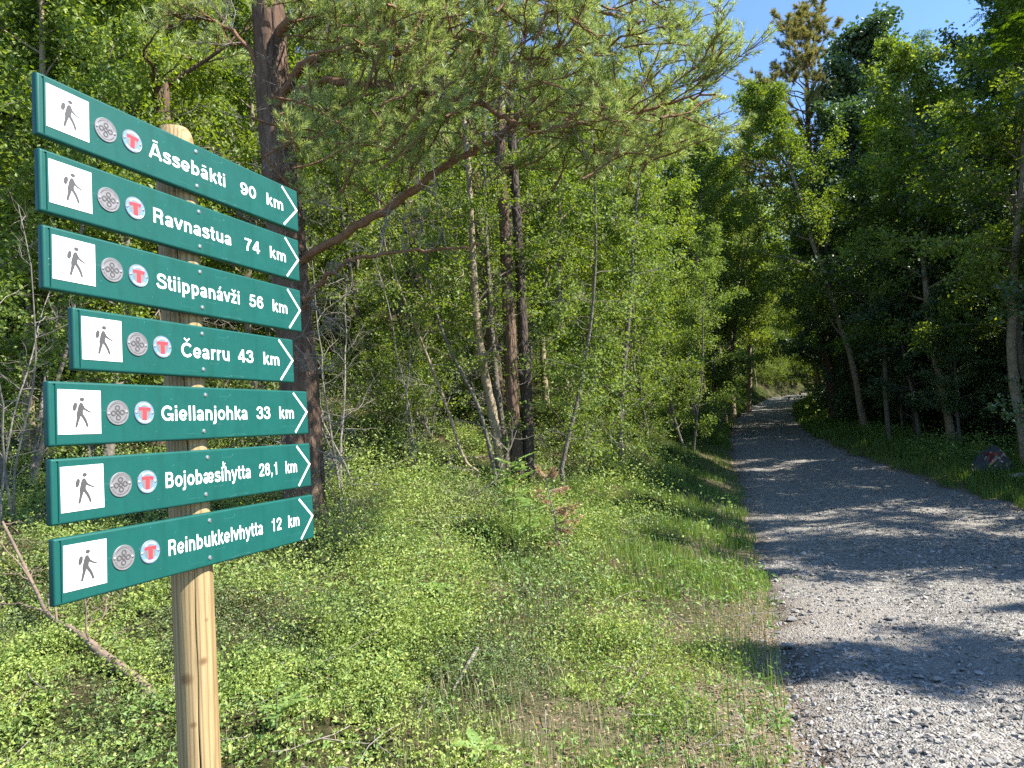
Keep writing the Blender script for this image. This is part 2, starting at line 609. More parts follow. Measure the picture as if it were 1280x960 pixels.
edge = np.clip(np.minimum(U, 1 - U) / 0.04, 0, 1)
ZZr = np.maximum(base, hz(XX, YY) * (1 - edge) + base * edge) + 0.004 + crown + 0.010 * fbm(XX * 2.2, YY * 2.2, 1, 5) * edge - 0.035 * (1 - edge)


def road_z(x, y):
    x, y = np.asarray(x, float), np.asarray(y, float)
    l_, r_ = edge_l(y) - 0.12, edge_l(y) + road_w(y) + 0.12
    u = (x - l_) / (r_ - l_)
    e_ = np.clip(np.minimum(u, 1 - u) / 0.04, 0, 1)
    return np.interp(y, _ZY, _ZZ) + 0.004 + 0.035 * np.sin(np.pi * np.clip(u, 0, 1)) - 0.028 * np.exp(-((u - .27) / .07) ** 2) - 0.028 * np.exp(-((u - .72) / .07) ** 2) + 0.010 * fbm(x * 2.2, y * 2.2, 1, 5) * e_ - 0.035 * (1 - e_)


nu, nr = len(ru), len(ry)
ii = (np.arange(nr - 1)[:, None] * nu + np.arange(nu - 1)[None]).reshape(-1)
g = G()
g.add(np.stack([XX, YY, ZZr], -1).reshape(-1, 3), np.stack([ii, ii + 1, ii + nu + 1, ii + nu], -1), 0, True)
road = tag(g.obj('road', M['road']), kind='structure')
dm = np.minimum((XX - lx[:, None]) / .42, (rx[:, None] - XX) / .30)
soil = np.clip(1.25 - dm, 0, 1) * .95 + .12 * np.clip(fbm(XX * .6, YY * .25, 1, 44), 0, 1)
road.data.attributes.new('soil', 'FLOAT', 'POINT').data.foreach_set('value', soil.ravel())


def on_ground(px_, py_, y0=2, y1=25):
    """the terrain point seen at photo pixel (px_, py_)"""
    lo, hi = y0, y1
    for _ in range(40):
        mid = (lo + hi) / 2
        p = at(px_, py_, mid)
        if p[2] > float(hz(p[0], p[1])):
            lo = mid
        else:
            hi = mid
    return p


# ------------------------------------------------------------------ stones
def hull_stone(seed, n=13, flat=0.55):
    r = np.random.default_rng(seed)
    bm = bmesh.new()
    p = unit(r.standard_normal((n, 3))) * np.array([1, r.uniform(.6, .85), flat]) * r.uniform(.85, 1.1, (n, 1))
    for q in p:
        bm.verts.new(q * 0.5)
    res = bmesh.ops.convex_hull(bm, input=bm.verts)
    bmesh.ops.delete(bm, geom=[e for e in res['geom_interior'] if isinstance(e, bmesh.types.BMVert)], context='VERTS')
    bmesh.ops.triangulate(bm, faces=bm.faces)
    bm.verts.index_update()
    V = np.array([v.co[:] for v in bm.verts])
    F = np.array([[v.index for v in f.verts] for f in bm.faces])
    bm.free()
    return V, F


rng = np.random.default_rng(11)
SH = [hull_stone(40 + i, 9 if i < 6 else 13, [.5, .6, .45, .7][i % 4]) for i in range(10)]


def pebbles(g, x, y, z, s, rng, shapes):
    """many small stones joined in one mesh"""
    k = rng.integers(0, len(shapes), len(x))
    a = rng.uniform(0, 2 * np.pi, len(x))
    ti = rng.normal(0, .25, (len(x), 2))
    for i, (V, F) in enumerate(shapes):
        q = np.where(k == i)[0]
        if not len(q):
            continue
        c, s_ = np.cos(a[q])[:, None], np.sin(a[q])[:, None]
        vx, vy, vz = V[:, 0][None], V[:, 1][None], V[:, 2][None]
        vz2 = vz + vx * ti[q, :1] + vy * ti[q, 1:]
        P = np.stack([x[q][:, None] + s[q][:, None] * (vx * c - vy * s_), y[q][:, None] + s[q][:, None] * (vx * s_ + vy * c), z[q][:, None] + s[q][:, None] * vz2], -1)
        g.add(P.reshape(-1, 3), (np.arange(len(q))[:, None, None] * len(V) + F[None]).reshape(-1, 3))


def road_points(n, y0, y1, rng, lean=1.0):
    y = y0 * (y1 / y0) ** rng.random(n)
    u = rng.random(n)
    return edge_l(y) - 0.1 + u * (road_w(y) + 0.2), y, u


g = G()
for n, y0, y1, s0, s1 in ((22000, 2.4, 7.5, .010, .044), (11000, 6.5, 16, .018, .05), (3500, 14, 40, .03, .08)):
    x, y, u = road_points(n, y0, y1, rng)
    s = s0 + (s1 - s0) * rng.random(n) ** 2.2
    keep = in_view(np.stack([x, y, x * 0 + np.interp(y, _ZY, _ZZ)], -1), 120) & (fbm(x * .8, y * .4, 1.3, 8) + rng.normal(0, .5, n) > -0.45)
    x, y, s = x[keep], y[keep], s[keep]
    pebbles(g, x, y, road_z(x, y) + s * 0.12, s, rng, SH[:6])
# gravel thrown on the verge
n = 4200
y = 2.6 + 9 * rng.random(n) ** 1.5
x = edge_l(y) - np.abs(rng.normal(0, .30, n)) + .1
s = .008 + .022 * rng.random(n) ** 2
pebbles(g, x, y, hz(x, y) + s * .15, s, rng, SH[:6])
tag(g.obj('gravel', M['stone'], road), kind='stuff')
smeshes = []
for i in range(4):
    V, F = SH[6 + i]
    gg = G()
    gg.add(V, F)
    smeshes.append(gg.mesh('stone', M['stone']))
x, y, u = road_points(240, 2.9, 8.5, rng)
s = rng.uniform(.035, .07, 240) * (0.75 + y / 14)
fixed = [(1.69, 4.57, .13), (1.60, 4.78, .11), (2.02, 5.7, .12), (1.95, 5.15, .08), (1.75, 4.9, .07), (2.3, 4.6, .09), (1.62, 4.25, .07), (2.25, 3.9, .10), (2.6, 5.0, .10), (1.9, 3.5, .08)]
x = np.concatenate([x, [f[0] for f in fixed]])
y = np.concatenate([y, [f[1] for f in fixed]])
s = np.concatenate([s, [f[2] for f in fixed]])
zz = road_z(x, y)
ok = in_view(np.stack([x, y, zz], -1), 40)
for i in np.where(ok)[0]:
    o = link('stone', smeshes[i % 4], road)
    o.location = (x[i], y[i], zz[i] + s[i] * .10)
    o.scale = (s[i], s[i], s[i] * .8)
    o.rotation_euler = (rng.normal(0, .15), rng.normal(0, .15), rng.uniform(0, 6.28))


# ------------------------------------------------------------------ lettering drawn with strokes (cap height 1)
def arc(cx, cy, rx, ry, a0, a1, n=14):
    t = np.radians(np.linspace(a0, a1, n))
    return [(cx + rx * math.cos(a), cy + ry * math.sin(a)) for a in t]


def cm2(P, n=5):
    return [tuple(p[:2]) for p in catmull([(x_, y_, 0) for x_, y_ in P], n)]


def dot(x_, y0=.84, y1=1.0):
    return ([(x_, y0), (x_, y1)], .19)


_a = [arc(.31, .2, .185, .125, 0, 360, 22), [(.52, .5), (.52, .09), (.6, .05)], arc(.325, .47, .195, .18, 165, 0, 12) + [(.52, .42)], ([(.5, .40), (.3, .335)], .13)]
_e = [arc(.37, .37, .24, .285, 0, 322, 26), ([(.14, .345), (.66, .345)], .13)]
_s6 = cm2([(.58, .72), (.52, .87), (.38, .915), (.22, .83), (.15, .62), (.14, .4)])
FONT = {
    'l': (.35, [[(.175, 0), (.175, 1)]]), 'i': (.35, [[(.175, 0), (.175, .74)], dot(.175)]),
    'j': (.35, [[(.175, .74), (.175, -.05)] + arc(.07, -.08, .105, .11, 0, -90, 6) + [(-.03, -.19)], dot(.175)]),
    'n': (.77, [[(.175, 0), (.175, .74)], arc(.385, .43, .21, .215, 180, 0) + [(.595, 0)]]),
    'h': (.77, [[(.175, 0), (.175, 1)], arc(.385, .43, .21, .215, 180, 0) + [(.595, 0)]]),
    'm': (1.1, [[(.175, 0), (.175, .74)], arc(.36, .45, .185, .2, 180, 0) + [(.545, 0)], arc(.73, .45, .185, .2, 180, 0) + [(.915, 0)]]),
    'u': (.77, [[(.175, .74)] + arc(.385, .31, .21, .215, 180, 360), [(.595, .74), (.595, 0)]]),
    'r': (.5, [[(.175, 0), (.175, .74)], arc(.42, .4, .245, .255, 180, 82)]),
    'o': (.76, [arc(.38, .37, .25, .285, 0, 360, 30)]),
    'b': (.79, [[(.175, 0), (.175, 1)], arc(.40, .37, .225, .28, 0, 360, 28)]),
    'p': (.79, [[(.175, -.27), (.175, .74)], arc(.40, .37, .225, .28, 0, 360, 28)]),
    'k': (.69, [[(.175, 0), (.175, 1)], ([(.58, .74), (.22, .30)], .19), ([(.32, .42), (.62, 0)], .2)]),
    't': (.44, [[(.2, .95), (.2, .22)] + arc(.32, .2, .12, .115, 180, 270, 6) + [(.41, .085)], ([(.03, .66), (.40, .66)], .15)]),
    'v': (.66, [[(.07, .74), (.33, .04)], [(.59, .74), (.33, .04)]]),
    'y': (.66, [[(.07, .74), (.33, .08)], [(.59, .74), (.33, .04), (.27, -.12), (.2, -.18), (.07, -.185)]]),
    'z': (.63, [([(.07, .66), (.57, .66)], .16), [(.52, .66), (.13, .08)], ([(.06, .08), (.59, .08)], .16)]),
    'e': (.74, _e), 'a': (.70, _a),
    's': (.67, [cm2([(.56, .55), (.49, .64), (.34, .665), (.18, .62), (.155, .53), (.22, .44), (.36, .39), (.51, .33), (.555, .22), (.49, .11), (.33, .075), (.16, .12), (.10, .21)])]),
    'S': (.84, [cm2([(.71, .70), (.64, .86), (.43, .915), (.23, .86), (.17, .73), (.24, .6), (.45, .52), (.67, .43), (.74, .28), (.65, .13), (.42, .085), (.19, .14), (.10, .32)])]),
    'G': (.98, [arc(.49, .5, .37, .41, 36, 338, 30), ([(.5, .42), (.93, .42)], .16), ([(.85, .48), (.85, 0)], .15)]),
    'C': (.92, [arc(.49, .5, .37, .41, 38, 322, 30)]),
    'A': (.94, [[(.09, 0), (.43, 1)], [(.85, 0), (.51, 1)], ([(.24, .29), (.70, .29)], .15), ([(.36, .93), (.58, .93)], .14)]),
    'R': (.88, [[(.19, 0), (.19, 1)], [(.19, .915), (.5, .915)] + arc(.52, .7, .19, .215, 90, -90, 10) + [(.19, .485)], [(.5, .48), (.66, .36), (.70, 0)]]),
    'B': (.88, [[(.19, 0), (.19, 1)], [(.19, .915), (.48, .915)] + arc(.5, .72, .17, .195, 90, -90, 10) + [(.19, .525)], [(.5, .525)] + arc(.5, .306, .22, .22, 90, -90, 10) + [(.19, .086)]]),
    '0': (.74, [arc(.37, .5, .24, .415, 0, 360, 30)]),
    '1': (.74, [[(.42, 0), (.42, 1)], ([(.42, .84), (.34, .77), (.14, .75)], .15)]),
    '2': (.74, [cm2([(.13, .64), (.17, .83), (.37, .915), (.57, .84), (.61, .68), (.5, .48), (.3, .31), (.17, .12)]), [(.09, .085), (.66, .085)]]),
    '3': (.74, [cm2([(.13, .70), (.20, .86), (.37, .915), (.54, .85), (.58, .72), (.5, .58), (.32, .53)]), cm2([(.32, .535), (.54, .47), (.61, .30), (.54, .14), (.36, .085), (.17, .14), (.11, .31)])]),
    '4': (.74, [[(.5, 0), (.5, 1)], [(.48, .95), (.1, .3)], ([(.04, .27), (.7, .27)], .17)]),
    '5': (.74, [([(.62, .915), (.2, .915)], .17), [(.23, .95), (.17, .45)], cm2([(.17, .47), (.26, .56), (.4, .59), (.56, .5), (.61, .33), (.54, .15), (.36, .085), (.18, .13), (.11, .28)])]),
    '6': (.74, [_s6, arc(.375, .325, .23, .24, 0, 360, 26)]),
    '7': (.74, [([(.07, .915), (.67, .915)], .17), cm2([(.6, .9), (.42, .6), (.31, .3), (.28, 0)])]),
    '8': (.74, [arc(.37, .725, .195, .19, 0, 360, 24), arc(.37, .31, .235, .225, 0, 360, 26)]),
    '9': (.74, [[(.74 - a_, 1 - b_) for a_, b_ in _s6], arc(.365, .675, .23, .24, 0, 360, 26)]),
    ',': (.36, [[(.18, 0), (.18, .19)], ([(.2, .03), (.11, -.17)], .1)]),
    'N': (.9, [[(.17, 0), (.17, 1)], [(.73, 0), (.73, 1)], [(.17, .98), (.73, .02)]]),
    'D': (.9, [[(.19, 0), (.19, 1)], [(.19, .915), (.42, .915)] + arc(.42, .5, .32, .415, 90, -90, 12) + [(.19, .085)]]),
    'E': (.8, [[(.19, 0), (.19, 1)], [(.19, .915), (.7, .915)], [(.19, .51), (.64, .51)], [(.19, .085), (.72, .085)]]),
    'F': (.74, [[(.19, 0), (.19, 1)], [(.19, .915), (.68, .915)], [(.19, .5), (.6, .5)]]),
    'O': (1.0, [arc(.5, .5, .38, .41, 0, 360, 26)]),
    'K': (.9, [[(.19, 0), (.19, 1)], [(.76, 1), (.22, .4)], [(.4, .58), (.8, 0)]]),
    'U': (.9, [[(.18, 1), (.18, .34)] + arc(.45, .34, .27, .255, 180, 360, 12) + [(.72, 1)]]),
    'I': (.38, [[(.19, 0), (.19, 1)]]),
    'T': (.76, [[(.38, 0), (.38, 1)], [(.04, .915), (.72, .915)]]),
    ' ': (.42, []),
}
FONT['Ā'] = (.94, FONT['A'][1] + [([(.30, 1.18), (.64, 1.18)], .12)])
FONT['ā'] = (.70, _a + [([(.16, .93), (.49, .93)], .12)])
FONT['á'] = (.70, _a + [([(.30, .82), (.44, 1.02)], .15)])
FONT['ž'] = (.63, FONT['z'][1] + [([(.14, 1.03), (.33, .86), (.52, 1.03)], .11)])
FONT['Č'] = (.92, FONT['C'][1] + [([(.28, 1.3), (.49, 1.12), (.70, 1.3)], .12)])
FONT['æ'] = (1.12, [arc(.29, .2, .17, .125, 0, 360, 20), arc(.31, .47, .18, .18, 165, 20, 10), [(.5, .6), (.5, .12)],
                    ([(.48, .40), (.28, .335)], .13), arc(.76, .37, .24, .285, 180, 0, 14) + [(1.0, .345)], arc(.76, .37, .24, .285, 180, 322, 14), ([(.5, .345), (1.05, .345)], .13)])


def ribbon(g, P, wd, z, mi=0, xf=None, th=None):
    P = np.asarray(P, float)
    keep = np.concatenate([[True], np.linalg.norm(np.diff(P, axis=0), axis=1) > 1e-6])
    P = P[keep]
    closed = np.linalg.norm(P[0] - P[-1]) < 1e-3
    if closed:
        P = P[:-1]
        t = np.roll(P, -1, 0) - np.roll(P, 1, 0)
        seg = np.linalg.norm(np.roll(P, -1, 0) - P, axis=1)
        k = np.ones(len(P))
    else:
        d = unit(np.diff(P, axis=0))
        t = np.concatenate([d[:1], d[:-1] + d[1:], d[-1:]])
        cs = np.concatenate([[1], np.clip(np.linalg.norm(d[:-1] + d[1:], axis=1) / 2, .55, 1), [1]])
        k = 1 / cs
    t = unit(t)
    nn = np.stack([-t[:, 1], t[:, 0]], -1) * (wd / 2 * k)[:, None]
    A, B = P + nn, P - nn
    if xf is not None:
        A, B = xf(A), xf(B)
    V = np.concatenate([np.c_[A, np.full(len(A), z)], np.c_[B, np.full(len(B), z)]])
    n_ = len(P)
    i = np.arange(n_ if closed else n_ - 1)
    j = (i + 1) % n_
    g.add(V, np.stack([i, i + n_, j + n_, j], -1), mi)


def text_w(s):
    return sum(FONT[ch][0] for ch in s)


def draw_text(g, s, x0, x1, base_, cap, z, mi=0, weight=.87):
    """text between x0 and x1, cap height `cap`, all in metres"""
    sx = (x1 - x0) / (text_w(s) - .12)
    x_ = -.07
    k = 0
    for ch in s:
        adv, st = FONT[ch]
        for q in st:
            P, wd = q if isinstance(q, tuple) else (q, .19)
            ribbon(g, np.asarray(P) + [x_, 0], wd * weight, z + k * 4e-6, mi, lambda A: np.stack([x0 + A[:, 0] * sx, base_ + A[:, 1] * cap], -1))
            k += 1
        x_ += adv


def ngon(g, P, z, mi=0):
    P = [tuple(p) for p in P]
    bm = bmesh.new()
    f = bm.faces.new([bm.verts.new((p[0], p[1], z)) for p in P])
    bmesh.ops.triangulate(bm, faces=[f])
    bm.normal_update()
    bm.verts.index_update()
    V = np.array([v.co[:] for v in bm.verts])
    F = []
    for f in bm.faces:
        q = [v.index for v in f.verts]
        if f.normal.z < 0:
            q = q[::-1]
        F.append(q)
    bm.free()
    g.add(V, np.array(F), mi)


def disc(g, cx, cy, prof, k=40, mi=0, sm=False):
    """turned shape: prof is a list of (radius, z), closed at the last ring"""
    th = np.arange(k) * 2 * np.pi / k
    V = np.concatenate([np.stack([cx + r_ * np.cos(th), cy + r_ * np.sin(th), np.full(k, z)], -1) for r_, z in prof] + [np.array([[cx, cy, prof[-1][1]]])])
    i = np.arange(k)
    j = (i + 1) % k
    for q in range(len(prof) - 1):
        g.add(V[q * k:(q + 2) * k], np.stack([i, j, j + k, i + k], -1), mi, sm)
    top = V[(len(prof) - 1) * k:]
    g.add(top, np.stack([i, j, np.full(k, k)], -1), mi, False)


def paint_mat(name, col, rough=0.35):
    m_, t, b = mat(name)
    n = noise(t, 14, 5, 0.7)
    r = ramp(t, [tuple(c * .93 for c in col), tuple(c * 1.06 for c in col)], [.35, .65])
    t.links.new(n.outputs[0], r.inputs[0])
    # sparse specks of dust and small scratches
    n2 = noise(t, 160, 2, 0.6)
    r2 = ramp(t, [(0, 0, 0), (1, 1, 1)], [.74, .78])
    t.links.new(n2.outputs[0], r2.inputs[0])
    mx = t.nodes.new('ShaderNodeMix')
    mx.data_type = 'RGBA'
    mx.inputs[7].default_value = (.22, .42, .38, 1)
    t.links.new(r2.outputs[0], mx.inputs[0])
    t.links.new(r.outputs[0], mx.inputs[6])
    t.links.new(mx.outputs[2], b.inputs['Base Color'])
    b.inputs['Specular IOR Level'].default_value = .3
    st = noise(t, 30, 4, 0.65, stretch=(1, .10, 1))
    rst = ramp(t, [(1, 1, 1), (.80, .84, .80)], [.50, .72])
    t.links.new(st.outputs[0], rst.inputs[0])
    sc = noise(t, 9, 2, 0.9, stretch=(.4, 9, 1))
    rsc = ramp(t, [(0, 0, 0), (.35, .35, .35), (0, 0, 0)], [.655, .662, .67])
    t.links.new(sc.outputs[0], rsc.inputs[0])
    mg = t.nodes.new('ShaderNodeMix')
    mg.data_type = 'RGBA'
    mg.blend_type = 'MULTIPLY'
    mg.inputs[0].default_value = 1
    t.links.new(mx.outputs[2], mg.inputs[6])
    t.links.new(rst.outputs[0], mg.inputs[7])
    ms = t.nodes.new('ShaderNodeMix')
    ms.data_type = 'RGBA'
    ms.inputs[7].default_value = (.16, .36, .32, 1)
    t.links.new(rsc.outputs[0], ms.inputs[0])
    t.links.new(mg.outputs[2], ms.inputs[6])
    t.links.new(ms.outputs[2], b.inputs['Base Color'])
    n3 = noise(t, 40, 4, 0.6)
    rr = ramp(t, [(rough - .08,) * 3, (rough + .14,) * 3])
    t.links.new(n3.outputs[0], rr.inputs[0])
    t.links.new(rr.outputs[0], b.inputs['Roughness'])
    bump(t, b, n3.outputs[0], .08, .001)
    return m_


M['sign_green'] = paint_mat('green_enamel', (0.006, 0.084, 0.070), 0.46)
M['white_vinyl'] = plain('white_vinyl', (0.78, 0.78, 0.76), 0.45, 0, 0.03, 30)
M['white_letter'] = plain('white_letter', (0.80, 0.80, 0.77), 0.5)
M['grey_print'] = plain('grey_print', (0.07, 0.068, 0.068), 0.5)
M['pale_print'] = plain('pale_grey_print', (0.5, 0.5, 0.5), 0.5)
M['badge_grey'] = plain('brushed_badge_metal', (0.25, 0.24, 0.245), 0.45, 0.35, 0.12, 60)
M['badge_rim'] = plain('badge_rim_metal', (0.55, 0.56, 0.56), 0.3, 0.8)
M['badge_dark'] = plain('badge_dark_enamel', (0.075, 0.07, 0.07), 0.5)
M['badge_blue'] = plain('badge_blue_enamel', (0.14, 0.27, 0.50), 0.4)
M['badge_red'] = plain('badge_red_enamel', (0.66, 0.055, 0.065), 0.4)
M['steel'] = plain('zinc_screw', (0.62, 0.62, 0.6), 0.3, 0.85, 0.1, 300)


def wood_mat():
    m_, t, b = mat('impregnated_pine_post')
    b.inputs['Roughness'].default_value = 0.75
    b.inputs['Specular IOR Level'].default_value = 0.3
    n0 = noise(t, 2.2, 2, 0.5, stretch=(3, 3, .5))
    tc = t.nodes.new('ShaderNodeTexCoord')
    sx = t.nodes.new('ShaderNodeSeparateXYZ')
    t.links.new(tc.outputs['Object'], sx.inputs[0])
    wv = t.nodes.new('ShaderNodeTexWave')
    wv.inputs['Scale'].default_value = 40
    wv.inputs['Distortion'].default_value = 6
    wv.inputs['Detail'].default_value = 3
    wv.inputs['Detail Scale'].default_value = 1.2
    mp = t.nodes.new('ShaderNodeMapping')
    mp.inputs['Scale'].default_value = (1, 1, 0.045)
    t.links.new(tc.outputs['Object'], mp.inputs[0])
    t.links.new(mp.outputs[0], wv.inputs['Vector'])
    r = ramp(t, [(0.25, 0.17, 0.08), (0.35, 0.25, 0.125), (0.40, 0.30, 0.155)], [0.0, .3, 1])
    t.links.new(wv.outputs['Fac'], r.inputs[0])
    fi = noise(t, 160, 4, 0.7, stretch=(1, 1, .03))
    rf = ramp(t, [(.5, .46, .40), (.95, .93, .9), (1.06, 1.05, 1.0)], [.28, .42, .65])
    t.links.new(fi.outputs[0], rf.inputs[0])
    mx = t.nodes.new('ShaderNodeMix')
    mx.data_type = 'RGBA'
    mx.blend_type = 'MULTIPLY'
    mx.inputs[0].default_value = 1
    t.links.new(r.outputs[0], mx.inputs[6])
    t.links.new(rf.outputs[0], mx.inputs[7])
    # knots: dark spots at a few places on the side that faces the path
    kn = None
    for kx, ky, kz, kr in KNOTS:
        vd_ = t.nodes.new('ShaderNodeVectorMath')
        vd_.operation = 'DISTANCE'
        vd_.inputs[1].default_value = (kx, ky, kz)
        t.links.new(tc.outputs['Object'], vd_.inputs[0])
        mr_ = t.nodes.new('ShaderNodeMapRange')
        mr_.inputs['From Min'].default_value = kr * .45
        mr_.inputs['From Max'].default_value = kr
        mr_.inputs['To Min'].default_value = .85
        mr_.inputs['To Max'].default_value = 0
        t.links.new(vd_.outputs['Value'], mr_.inputs[0])
        if kn is None:
            kn = mr_.outputs[0]
        else:
            mm = t.nodes.new('ShaderNodeMath')
            mm.operation = 'MAXIMUM'
            t.links.new(kn, mm.inputs[0])
            t.links.new(mr_.outputs[0], mm.inputs[1])
            kn = mm.outputs[0]
    m2 = t.nodes.new('ShaderNodeMix')
    m2.data_type = 'RGBA'
    m2.inputs[7].default_value = (.15, .085, .035, 1)
    t.links.new(kn, m2.inputs[0])
    t.links.new(mx.outputs[2], m2.inputs[6])
    t.links.new(m2.outputs[2], b.inputs['Base Color'])
    bump(t, b, fi.outputs[0], .5, .002)
    return m_


KNOTS = [(.036 * math.cos(-1.12 + a_), .036 * math.sin(-1.12 + a_), z_, r_) for a_, z_, r_ in ((-.50, 1.06, .016), (.32, 1.09, .011), (.5, .60, .012), (-.25, .97, .009), (.55, 1.17, .007), (.2, 2.1, .010))]
M['post_wood'] = wood_mat()
M['crack'] = plain('dark_crack', (0.03, 0.018, 0.01), 0.95)

# ------------------------------------------------------------------ the signpost
YAW = R(21.0447)
P0 = np.array([-0.6508, 1.38, 0.0])
uu = np.array([math.sin(YAW), math.cos(YAW), 0])
nn_ = np.array([math.cos(YAW), -math.sin(YAW), 0])
TH = 0.015
pb = P0 + uu * .0395 - nn_ * (TH + .0395)
pt = P0 + uu * .0285 - nn_ * (TH + .0395)
gz = float(hz(pb[0], pb[1]))
sign = empty('trail_signpost', (pb[0], pb[1], gz))
tag(sign, 'round wooden post carrying seven stacked green hiking direction boards', 'signpost')
rp = np.random.default_rng(5)
g = G()
cam_ang = math.atan2(-pb[1], -pb[0])
zs = np.concatenate([np.linspace(-.35, 2.16 - gz, 110), [2.19 - gz, 2.215 - gz, 2.232 - gz, 2.243 - gz]])
th0 = np.concatenate([[-.03, 0, .03], np.linspace(.12, 2 * np.pi - .12, 45)])
k = len(th0)
V = []
for i, z in enumerate(zs):
    cx, cy = (pt - pb)[:2] * ((z + gz - .9) / 1.3)
    rr = 0.0395 * [1, .985, .93, .84, .70][max(0, i - 109)]
    wander = (.05 * math.sin(z * 2.1) + .06 * math.sin(z * 5.3 + 1) + .02 * math.sin(z * 31))
    th = th0.copy()
    gap = .55 + .35 * math.sin(z * 7 + 2) + .2 * math.sin(z * 17)
    th[0] *= gap
    th[2] *= gap
    th = th + cam_ang + wander * np.cos(th0 / 2) ** 2
    ra = rr * (1 + .010 * np.sin(2 * th + 1) + .005 * np.sin(5 * th + z * 3) + .008 * np.sin(z * 7 + np.sin(th) * 2))
    # the long drying crack that faces the path
    if z + gz < 2.12:
        ra[1] -= .010
    V.append(np.stack([cx + ra * np.cos(th), cy + ra * np.sin(th), np.full(k, z)], -1))
V = np.array(V)
i_ = np.arange(len(zs) - 1)[:, None] * k
for lo, hi, mi in ((2, k, 0), (0, 2, 1)):
    j_ = np.arange(lo, hi)[None]
    F = np.stack([i_ + j_, i_ + (j_ + 1) % k, i_ + k + (j_ + 1) % k, i_ + k + j_], -1).reshape(-1, 4)
    if lo:
        g.add(V.reshape(-1, 3), F, mi, True)
    else:
        g.f.append((F, mi, False))
cx, cy = (pt - pb)[:2] * ((zs[-1] + gz - .9) / 1.3)
g.add(np.concatenate([V[-1], [[cx, cy, zs[-1] + .003]]]), np.stack([np.arange(k), (np.arange(k) + 1) % k, np.full(k, k)], -1), 0, True)
post = g.obj('post', [M['post_wood'], M['crack']], sign)

BOARDS = [  # z, left, right, tilt, name, x0, x1, distance, x0, x1, chevron x, picture x, description
    (2.1464, .3041, .3613, .0000, 'Āssebākti', -.0855, .1125, '90  km', .158, .3045, .301),
    (2.0161, .3019, .3574, .0001, 'Ravnastua', -.0825, .1235, '74  km', .165, .3065, .3045),
    (1.8861, .2986, .3560, -.0007, 'Stiippanávži', -.0775, .1425, '56  km', .173, .3035, .305),
    (1.7548, .2500, .3189, .0012, 'Čearru', -.0235, .1055, '43  km', .1315, .2665, .2655),
    (1.6265, .2947, .3644, .0029, 'Giellanjohka', -.0755, .1525, '33  km', .182, .3105, .3100),
    (1.4970, .2926, .3662, -.0018, 'Bojobæsihytta', -.0725, .1555, '28,1  km', .1825, .3135, .3140),
    (1.3678, .2906, .3687, -.0017, 'Reinbukkelvhytta', -.0705, .1865, '12  km', .2145, .3135, .3145)]
WORDS = ['the topmost green board, lettered Āssebākti 90 km', 'second green board, lettered Ravnastua 74 km', 'third green board, lettered Stiippanávži 56 km',
         'the short fourth green board, lettered Čearru 43 km', 'fifth green board, lettered Giellanjohka 33 km', 'sixth green board, lettered Bojobæsihytta 28,1 km',
         'the lowest green board, lettered Reinbukkelvhytta 12 km']
HB = .054


def board_mesh(l0, l1):
    """board with rounded edges, a routed step near its blunt end; front face at z = 0"""
    g = G()
    rb = .0042
    # cross profile round the rim: (inset from the outline, z)
    prof = [(0.003, -TH), (0, -TH + .003), (0, -rb)] + [(rb - rb * math.cos(a), -rb + rb * math.sin(a)) for a in np.radians([18, 36, 54, 72, 90])]

    def ring(ins, z):
        a, b_, c, d = -l0 + ins, l1 - ins, -HB + ins, HB - ins
        rc = max(.0004, .003 - ins * .6)
        P = []
        for (qx, qy, a0) in ((b_ - rc, d - rc, 0), (a + rc, d - rc, 90), (a + rc, c + rc, 180), (b_ - rc, c + rc, 270)):
            for an in np.radians([a0, a0 + 30, a0 + 60, a0 + 90]):
                P.append((qx + rc * math.cos(an), qy + rc * math.sin(an), z))
        return P
    rings = [ring(i_, z_) for i_, z_ in prof]
    kk = len(rings[0])
    i = np.arange(kk)
    j = (i + 1) % kk
    V = np.array(rings).reshape(-1, 3)
    Fs = [np.stack([i + q * kk, j + q * kk, j + (q + 1) * kk, i + (q + 1) * kk], -1) for q in range(len(rings) - 1)]
    g.add(V, np.concatenate(Fs), 0, True)
    # back
    ngon(g, [p[:2] for p in rings[0]][::-1], -TH)
    f = g.f[-1]
    g.f[-1] = (f[0][:, ::-1], f[1], f[2])
    # front: left strip, groove, main face
    a, b_, c, d = -l0 + rb, l1 - rb, -HB + rb, HB - rb
    x1, x2, x3, x4 = a + .0045, a + .0055, a + .0075, a + .0085
    dz = -.0022
    for xa, za, xb, zb in ((a, 0, x1, 0), (x1, 0, x2, dz), (x2, dz, x3, dz), (x3, dz, x4, 0), (x4, 0, b_, 0)):
        g.add([(xa, c, za), (xb, c, zb), (xb, d, zb), (xa, d, za)], [[0, 1, 2, 3]])
    for yy in (c, d):
        g.add([(x1, yy, 0), (x2, yy, dz), (x3, yy, dz), (x4, yy, 0)], [[0, 1, 2, 3]] if yy == c else [[3, 2, 1, 0]])
    return g.mesh('sign_board', M['sign_green'])


